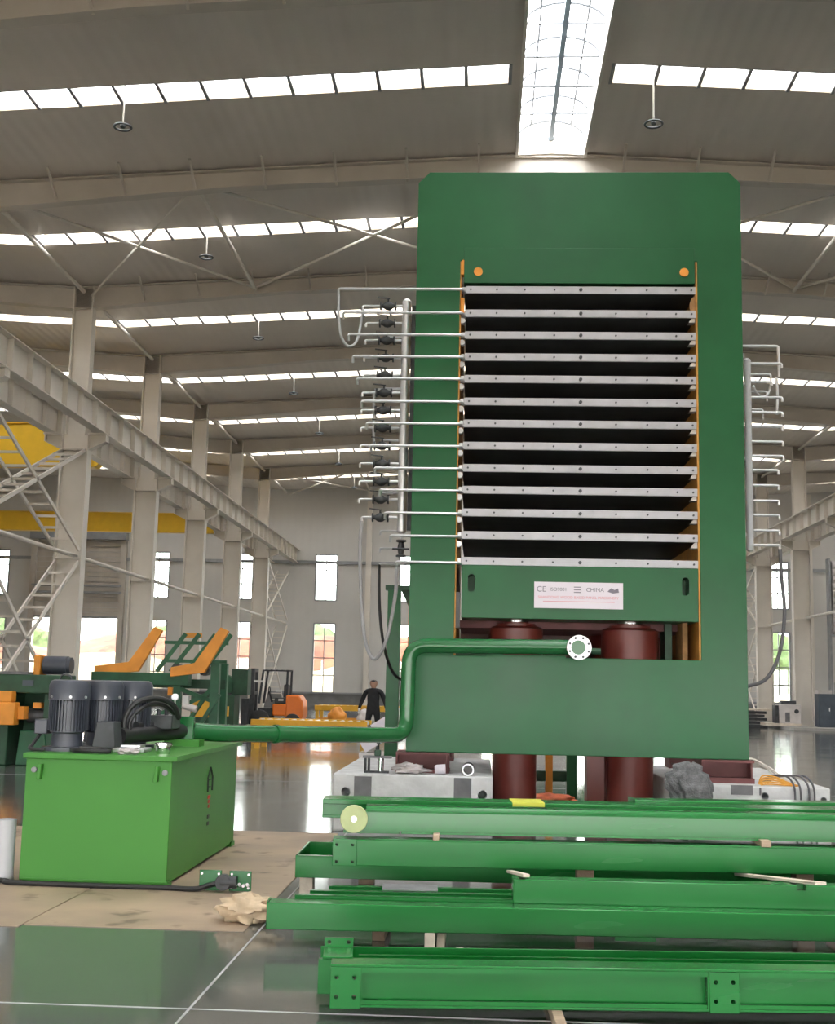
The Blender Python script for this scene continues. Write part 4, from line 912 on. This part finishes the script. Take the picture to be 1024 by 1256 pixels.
MB().box(-7.9, -5.6, 25.95, 26.05, .5, .6).build('lower_rail', 'machine_green', dk, True); MB().cyl((-6.25, 25.7, 1.05), (-5.95, 25.7, .98), .07, n=12).build('drive_motor', 'cabinet_white', dk, True); MB().box(-6.25, -6.12, 25.65, 25.75, 1.05, 1.25).build('drive_box', 'cloth_white', dk, True)
MB().box(-6.62, -6.52, 25.85, 25.95, 1.25, 1.42).build('sensor_box', 'orange_paint', dk, True); MB().box(-6.45, -6.1, 26.5, 26.56, 2.5, 2.6).build('top_plate', 'orange_paint', dk, True)
for x in (-6.55, -5.95): MB().cyl((x, 26.2, 1.8), (x, 26.5, 1.8), .12, n=12).build('roller', 'iron_dark', dk, True)
MB().box(-7.2, -5.9, 25.95, 26.6, .05, .45).build('base_box', 'dark_green', dk, True)
# green machine with orange guards at far left
pm = thing('peeling_machine', 'dark green machine with orange guards and a grey motor on top', 'machine', (-8.3, 22.2, 0))
MB().box(-9.6, -7.62, 22.0, 22.9, 1.28, 1.62).build('top_beam', 'dark_green', pm, True, bevel=.02); MB().box(-9.6, -8.5, 21.95, 22.9, 0, 1.3).build('body', 'dark_green', pm, True, bevel=.02)
MB().prism([(-8.35, 0), (-7.75, 0), (-7.85, .62), (-8.3, .62)], 22.0, 22.8).build('pedestal', 'machine_green', pm, True, bevel=.02); MB().box(-7.9, -7.65, 22.05, 22.8, 0, 1.3).build('post', 'dark_green', pm, True); MB().box(-8.5, -7.7, 22.7, 22.85, .4, 1.3).build('back_plate', 'dark_green', pm, True)
MB().box(-8.95, -8.30, 21.7, 21.95, .72, 1.12).build('guard', 'orange_paint', pm, True, bevel=.02); MB().box(-8.95, -8.38, 21.72, 21.95, 1.12, 1.32).build('guard', 'orange_paint', pm, True, bevel=.02); MB().box(-8.3, -8.19, 21.85, 22.1, .82, 1.05).build('guard', 'orange_paint', pm, True)
MB().cyl((-8.22, 22.2, .88), (-7.9, 22.2, .88), .13, n=18).build('gear_motor', 'iron_dark', pm, True); MB().box(-8.1, -7.95, 22.05, 22.2, 1.02, 1.12).build('label_box', 'orange_paint', pm, True)
MB().cyl((-8.05, 22.4, 1.80), (-7.62, 22.4, 1.80), .17, n=22).build('motor', 'motor_grey', pm, True); MB().cyl((-7.62, 22.4, 1.80), (-7.55, 22.4, 1.80), .15, n=22).build('fan_cover', 'motor_grey', pm, True); MB().box(-8.2, -8.08, 22.2, 22.6, 1.6, 1.98).build('belt_guard', 'orange_paint', pm, True, bevel=.02)
MB().box(-8.3, -8.1, 21.98, 22.0, 1.42, 1.52).build('name_plate', 'cabinet_blue', pm, True); MB().box(-9.4, -8.2, 22.0, 22.8, 1.62, 1.67).build('cover_plate', 'concrete_dark', pm, True)
# small green machine with yellow panel
sm = thing('clipper_machine', 'green clipper machine with yellow panel beside the forklift', 'machine', (-7.6, 38, 0))
MB().box(-8.3, -6.95, 37.7, 38.6, .15, 1.15).build('body', 'dark_green', sm, True, bevel=.02); MB().box(-8.25, -7.35, 37.62, 37.7, .45, .98).build('panel', 'yellow_paint', sm, True, bevel=.01); MB().box(-7.3, -7.1, 37.62, 37.7, .5, .8).build('panel', 'yellow_paint', sm, True)
MB().lathe((-7.35, 37.9, 1.45), [(.33, 0), (.33, .3)], axis=(0, 1, 0), n=24).build('wheel_cover', 'machine_green', sm, True); MB().cyl((-7.35, 37.86, 1.5), (-7.35, 37.9, 1.5), .11, n=16).build('hub', 'orange_paint', sm, True); MB().box(-7.1, -6.6, 37.9, 38.5, 1.15, 1.95).build('tower', 'dark_green', sm, True, bevel=.02)
MB().box(-8.6, -7.1, 37.9, 38.4, 1.1, 1.22).build('feed_table', 'iron_dark', sm, True); MB().box(-8.2, -7.0, 37.8, 38.5, 0, .15).build('plinth', 'iron_dark', sm, True)
sm.location.x -= .62
# forklift
fk = thing('forklift', 'orange forklift with black mast and overhead guard', 'forklift', (-6.7, 41.5, 0))
MB().box(-6.95, -6.46, 41.03, 42.07, .45, .85).build('chassis', 'forklift_orange', fk, True, bevel=.05); MB().prism([(-6.5, .3), (-5.98, .3), (-5.9, .5), (-5.93, .95), (-6.08, 1.15), (-6.5, 1.15)], 41.0, 42.1).build('counterweight', 'forklift_orange', fk, True, bevel=.05)
MB().box(-6.9, -6.45, 41.1, 42.0, .85, 1.05).build('seat_base', 'iron_dark', fk, True, bevel=.03); MB().box(-6.62, -6.5, 41.25, 41.85, 1.05, 1.5).build('seat_back', 'rubber', fk, True, bevel=.04)
for y in (41.1, 42.0):
    MB().tube([(-6.5, y, .85), (-6.48, y, 1.95), (-7.3, y, 1.95), (-7.42, y, .85)], .045, 8).build('guard_post', 'iron_dark', fk, True)
for k in range(5): MB().box(-7.25 + k * .18, -7.19 + k * .18, 41.1, 42.0, 1.93, 1.98).build('guard_bar', 'iron_dark', fk, True)
for y in (41.2, 41.8): MB().box(-7.75, -7.6, y - .06, y + .06, .15, 2.0).build('mast_rail', 'iron_dark', fk, True)
for z in (.4, 1.2, 1.95): MB().box(-7.75, -7.6, 41.2, 41.8, z - .06, z + .06).build('mast_cross', 'iron_dark', fk, True)
MB().box(-8.0, -7.76, 41.05, 41.95, .15, 1.0).build('carriage', 'iron_dark', fk, True); 
for y in (41.25, 41.75): MB().box(-8.9, -7.95, y - .06, y + .06, .1, .15).build('fork', 'iron_dark', fk, True)
for x, r_ in ((-7.35, .32), (-6.25, .27)):
    for y in (41.0, 42.1): MB().lathe((x, y - .1, r_), [(r_ * .8, 0), (r_, .03), (r_, .17), (r_ * .8, .2)], axis=(0, 1, 0), n=20).build('wheel', 'rubber', fk, True)
MB().tube([(-7.05, 41.5, .9), (-7.15, 41.5, 1.25)], .03, 8).build('steering_column', 'iron_dark', fk, True); MB().tube([(-7.15 + .0, 41.5 + .17 * math.cos(a), 1.28 + .12 * math.sin(a)) for a in [2 * PI * k / 16 for k in range(17)]], .018, 6, False).build('steering_wheel', 'rubber', fk, True)
MB().box(-7.45, -7.0, 41.1, 42.0, .45, .7).build('floor_plate', 'iron_dark', fk, True)
for x, z, w in ((-7.6, 1.55, .3), (-6.85, 1.25, .2), (-6.75, .95, .16)): MB().box(x, x + w, 41.0, 41.05, z, z + .07).build('decal', 'cloth_white', fk, True)
# yellow conveyor tables
def table(x0, x1, y0, y1, z, label, n):
    t = thing('conveyor_table', label, 'conveyor', ((x0 + x1) / 2, (y0 + y1) / 2, 0))
    MB().box(x0, x1, y0, y0 + .12, z - .2, z).build('side_rail', 'yellow_paint', t, True, bevel=.01); MB().box(x0, x1, y1 - .12, y1, z - .2, z).build('side_rail', 'yellow_paint', t, True, bevel=.01)
    for k in range(n):
        x = x0 + (x1 - x0) * (k + .5) / n; MB().cyl((x, y0 + .12, z - .07), (x, y1 - .12, z - .07), .06, n=10).build('roller', 'steel', t, True)
    for x in (x0 + .1, x1 - .1):
        for y in (y0 + .06, y1 - .06): MB().box(x - .06, x + .06, y - .06, y + .06, 0, z - .2).build('leg', 'yellow_paint', t, True)
    MB().box(x0 + .1, x1 - .1, y0 + .02, y0 + .08, .22, .3).build('lower_rail', 'orange_paint', t, True)
    return t
table(-5.9, -2.9, 31.6, 33.0, .62, 'low yellow roller table next to the standing worker', 14)
table(-8.6, -5.2, 29.3, 30.4, .50, 'long orange-yellow roller table in front of the clipper machine', 16)
table(-6.2, -2.2, 46, 47.4, .75, 'far yellow roller table behind the worker near the end wall', 16)
for k, (x, z) in enumerate(((-5.0, .9), (-4.0, .85), (-2.9, .95))):
    tag(blob('scrap_heap', (x, 43.0 + k * .3, .35), (.32, .3, .4 * z), 20 + k, ['orange_paint', 'cabinet_white', 'dark_green'][k], amp=.3, flat=.85), ['heap of orange scrap parts behind the low roller table', 'heap of pale scrap parts behind the low roller table', 'heap of green scrap parts behind the low roller table'][k], 'scrap')
wb = thing('white_board', 'white notice board on a thin stand behind the worker', 'board', (-2.3, 40, 0))
MB().box(-2.75, -1.55, 40.0, 40.04, 1.1, 2.0).build('board', 'sign_white', wb, True); MB().box(-2.45, -1.6, 40.0, 40.03, .75, .98).build('lower_board', 'sign_white', wb, True)
for x in (-2.7, -1.6): MB().cyl((x, 40.06, 0), (x, 40.06, 2.05), .03, n=8).build('stand_leg', 'frame_grey', wb, True)
MB().box(-2.95, -1.4, 39.95, 40.1, 2.03, 2.09).build('top_rail', 'frame_grey', wb, True)
cb = thing('carton', 'tilted white carton tied with dark straps beside the green post', 'carton', (-1.9, 27, 0))
bx = MB().box(-.55, .55, -.3, .3, .0, .45).build('box', 'sign_white', cb, bevel=.01); bx.rotation_euler = (0, -.55, 0); bx.location = (-.1, 0, .405)
for x in (-.2, .25):
    s_ = MB().box(x - .035, x + .035, -.31, .31, -.01, .46).build('strap', 'iron_dark', cb); s_.rotation_euler = (0, -.55, 0); s_.location = (-.1, 0, .405)
MB().box(-.7, .5, -.35, .35, 0, .12).build('pallet', 'cabinet_white', cb)
# right background
wc = thing('machine_cabinet', 'white machine cabinet with round dial by the column foot', 'cabinet', (13.7, 56.2, .12))
MB().box(-.45, .5, -.4, .4, .12, .95).build('body', 'cabinet_white', wc, bevel=.02); MB().box(-.6, -.46, -.3, .3, .1, .9).build('side_panel', 'iron_dark', wc); MB().cyl((.3, -.43, .65), (.3, -.4, .65), .1, n=16).build('dial', 'iron_dark', wc); MB().box(-.2, .0, -.42, -.4, .2, .6).build('vent', 'concrete_dark', wc)
MB().box(-.3, .35, -.2, .2, .95, 1.12).build('top_unit', 'iron_dark', wc, bevel=.03); MB().box(-1.1, .5, -.5, .5, .0, .12).build('pallet', 'timber_pale', wc)
bc = thing('tool_cabinet', 'tall dark blue tool cabinet with a pale box on top', 'cabinet', (15.3, 55.5, .12))
MB().box(-.5, .45, -.35, .35, 0, 1.45).build('body', 'cabinet_blue', bc, bevel=.02); MB().box(-.47, -.03, -.37, -.35, .08, 1.4).build('door', 'cabinet_blue', bc); MB().box(.0, .42, -.37, -.35, .08, 1.4).build('door', 'cabinet_blue', bc); MB().box(-.5, .1, -.3, .3, 1.45, 1.62).build('box', 'cabinet_white', bc); MB().box(-.06, -.03, -.4, -.37, .7, .85).build('handle', 'steel', bc)
MB().cyl((.3, 0, 1.45), (.3, 0, 1.95), .02, n=6).build('lamp_stem', 'frame_grey', bc)
tag(blob('covered_machine', (16.6, 53.2, .55), (.8, .6, .62), 31, 'cabinet_blue', amp=.3, flat=.88), 'dark sheeted machine beside the tall blue cabinet', 'machine')
sp = thing('steel_stack', 'stack of dark steel sections beside the white machine cabinet', 'stack', (12.3, 57.5, 0))
for k in range(5): MB().box(-1.0, .7 - .1 * (k % 2), -.5 + .05 * k, .5, k * .15, k * .15 + .12).build('section', 'iron_dark', sp)
MB().box(-1.1, .9, -.6, .6, .76, .82).build('top_board', 'timber_pale', sp)
bs = thing('bag_rack', 'tall rack of pale stacked bags by the end wall', 'rack', (20.2, 70.6, 0))
MB().box(-.5, .5, -.3, .3, 0, .1).build('base', 'frame_grey', bs)
for sx in (-.55, .55): MB().box(sx - .05, sx + .05, -.3, .3, 0, 9.2).build('upright', 'frame_grey', bs)
for k in range(10):
    o = MB().lathe((0, 0, 0), [(.1, -.45), (.28, -.38), (.3, 0), (.28, .38), (.1, .45)], axis=(1, 0, 0), n=10).build('bag', 'cabinet_white', bs) if k == 0 else link('bag', bag_me, bs)
    bag_me = o.data; o.location = (0, 0, 5.2 + .4 * k)
MB().box(-.5, .5, -.3, .3, 4.8, 4.9).build('shelf', 'frame_grey', bs)
# ================================================================== WORKER
def worker():
    t = thing('person', 'worker in black jacket and trousers with yellow knee band, standing by the roller table', 'person', (-2.95, 33.9, 0))
    V = {}; vs = []; rad = []; ed = []
    def nd(k, p, r, par=None):
        V[k] = len(vs); vs.append(p); rad.append(r)
        if par: ed.append((V[par], V[k]))
    nd('pel', (0, 0, .93), (.17, .13)); nd('wai', (0, 0, 1.1), (.165, .12), 'pel'); nd('che', (0, 0, 1.3), (.2, .13), 'wai'); nd('sho', (0, 0, 1.42), (.15, .09), 'che'); nd('nec', (0, 0, 1.49), (.055, .055), 'sho'); nd('jaw', (0, -.015, 1.56), (.095, .10), 'nec'); nd('hea', (0, -.005, 1.64), (.125, .14), 'jaw'); nd('top', (0, 0, 1.73), (.10, .11), 'hea')
    for s in (-1, 1):
        q = 'l' if s < 0 else 'r'
        nd(q + 'sh', (s * .2, 0, 1.41), (.075, .075), 'sho'); nd(q + 'el', (s * .31, .03, 1.15), (.065, .065), q + 'sh'); nd(q + 'wr', (s * .37, -.1, .95), (.045, .045), q + 'el'); nd(q + 'pa', (s * .43 - s * .05, -.13, .88), (.045, .03), q + 'wr')
        for f in range(4):
            b = .024 * (f - 1.5); nd(q + 'f%d' % f, (s * .38 + b * .4, -.14 + b, .82), (.011, .011), q + 'pa'); nd(q + 'g%d' % f, (s * .375 + b * .4, -.155 + b, .775 + .006 * abs(f - 1.3)), (.009, .009), q + 'f%d' % f)
        nd(q + 't0', (s * .35, -.17, .86), (.012, .012), q + 'pa'); nd(q + 't1', (s * .345, -.19, .82), (.01, .01), q + 't0')
        nd(q + 'hi', (s * .1, 0, .86), (.105, .11), 'pel'); nd(q + 'kn', (s * .14, -.02, .5), (.075, .075), q + 'hi'); nd(q + 'an', (s * .15, .02, .1), (.05, .055), q + 'kn'); nd(q + 'he', (s * .15, .03, .05), (.045, .05), q + 'an'); nd(q + 'to', (s * .17, -.15, .04), (.045, .035), q + 'he')
    me = bpy.data.meshes.new('body'); me.from_pydata(vs, ed, []); o = bpy.data.objects.new('body', me); C.objects.link(o)
    sk = o.modifiers.new('skin', 'SKIN'); sk.use_smooth_shade = True
    for i, r_ in enumerate(rad): me.skin_vertices[0].data[i].radius = r_
    for i in range(len(vs)): me.skin_vertices[0].data[i].use_root = (i == 0)
    su = o.modifiers.new('sub', 'SUBSURF'); su.levels = 2; su.render_levels = 2
    bpy.context.view_layer.update()
    m2 = bpy.data.meshes.new_from_object(o.evaluated_get(bpy.context.evaluated_depsgraph_get())); bpy.data.objects.remove(o)
    m2.materials.clear()
    for k in ('skin', 'cloth_black', 'hair', 'reflex', 'cloth_white'): m2.materials.append(M[k])
    for p in m2.polygons:
        c = p.center; p.use_smooth = True
        if c.z > 1.50: p.material_index = 2 if (c.z > 1.68 or (c.y > .02 and c.z > 1.56)) else 0
        elif abs(c.x) > .29 and c.z < .93: p.material_index = 4
        elif .5 < c.z < .57: p.material_index = 3
        else: p.material_index = 1
    link('body', m2, t)
    for s in (-1, 1):
        MB().lathe((s * .035, -.108, 1.645), [(.004, -.004), (.011, 0), (.004, .006)], axis=(0, 1, 0), n=8).build('eye', 'hair', t); MB().lathe((s * .088, 0, 1.62), [(.01, 0), (.02, .008), (.01, .02)], axis=(s, 0, 0), n=8).build('ear', 'skin', t)
    MB().box(-.025, .025, -.1, -.08, 1.565, 1.573).build('mouth', 'mark_red', t); MB().prism([(-.1, 1.60), (-.128, 1.60), (-.1, 1.65)], -.014, .014, axis='x').build('nose', 'skin', t)
    t.scale = (1.0, 1.0, .98)
worker()
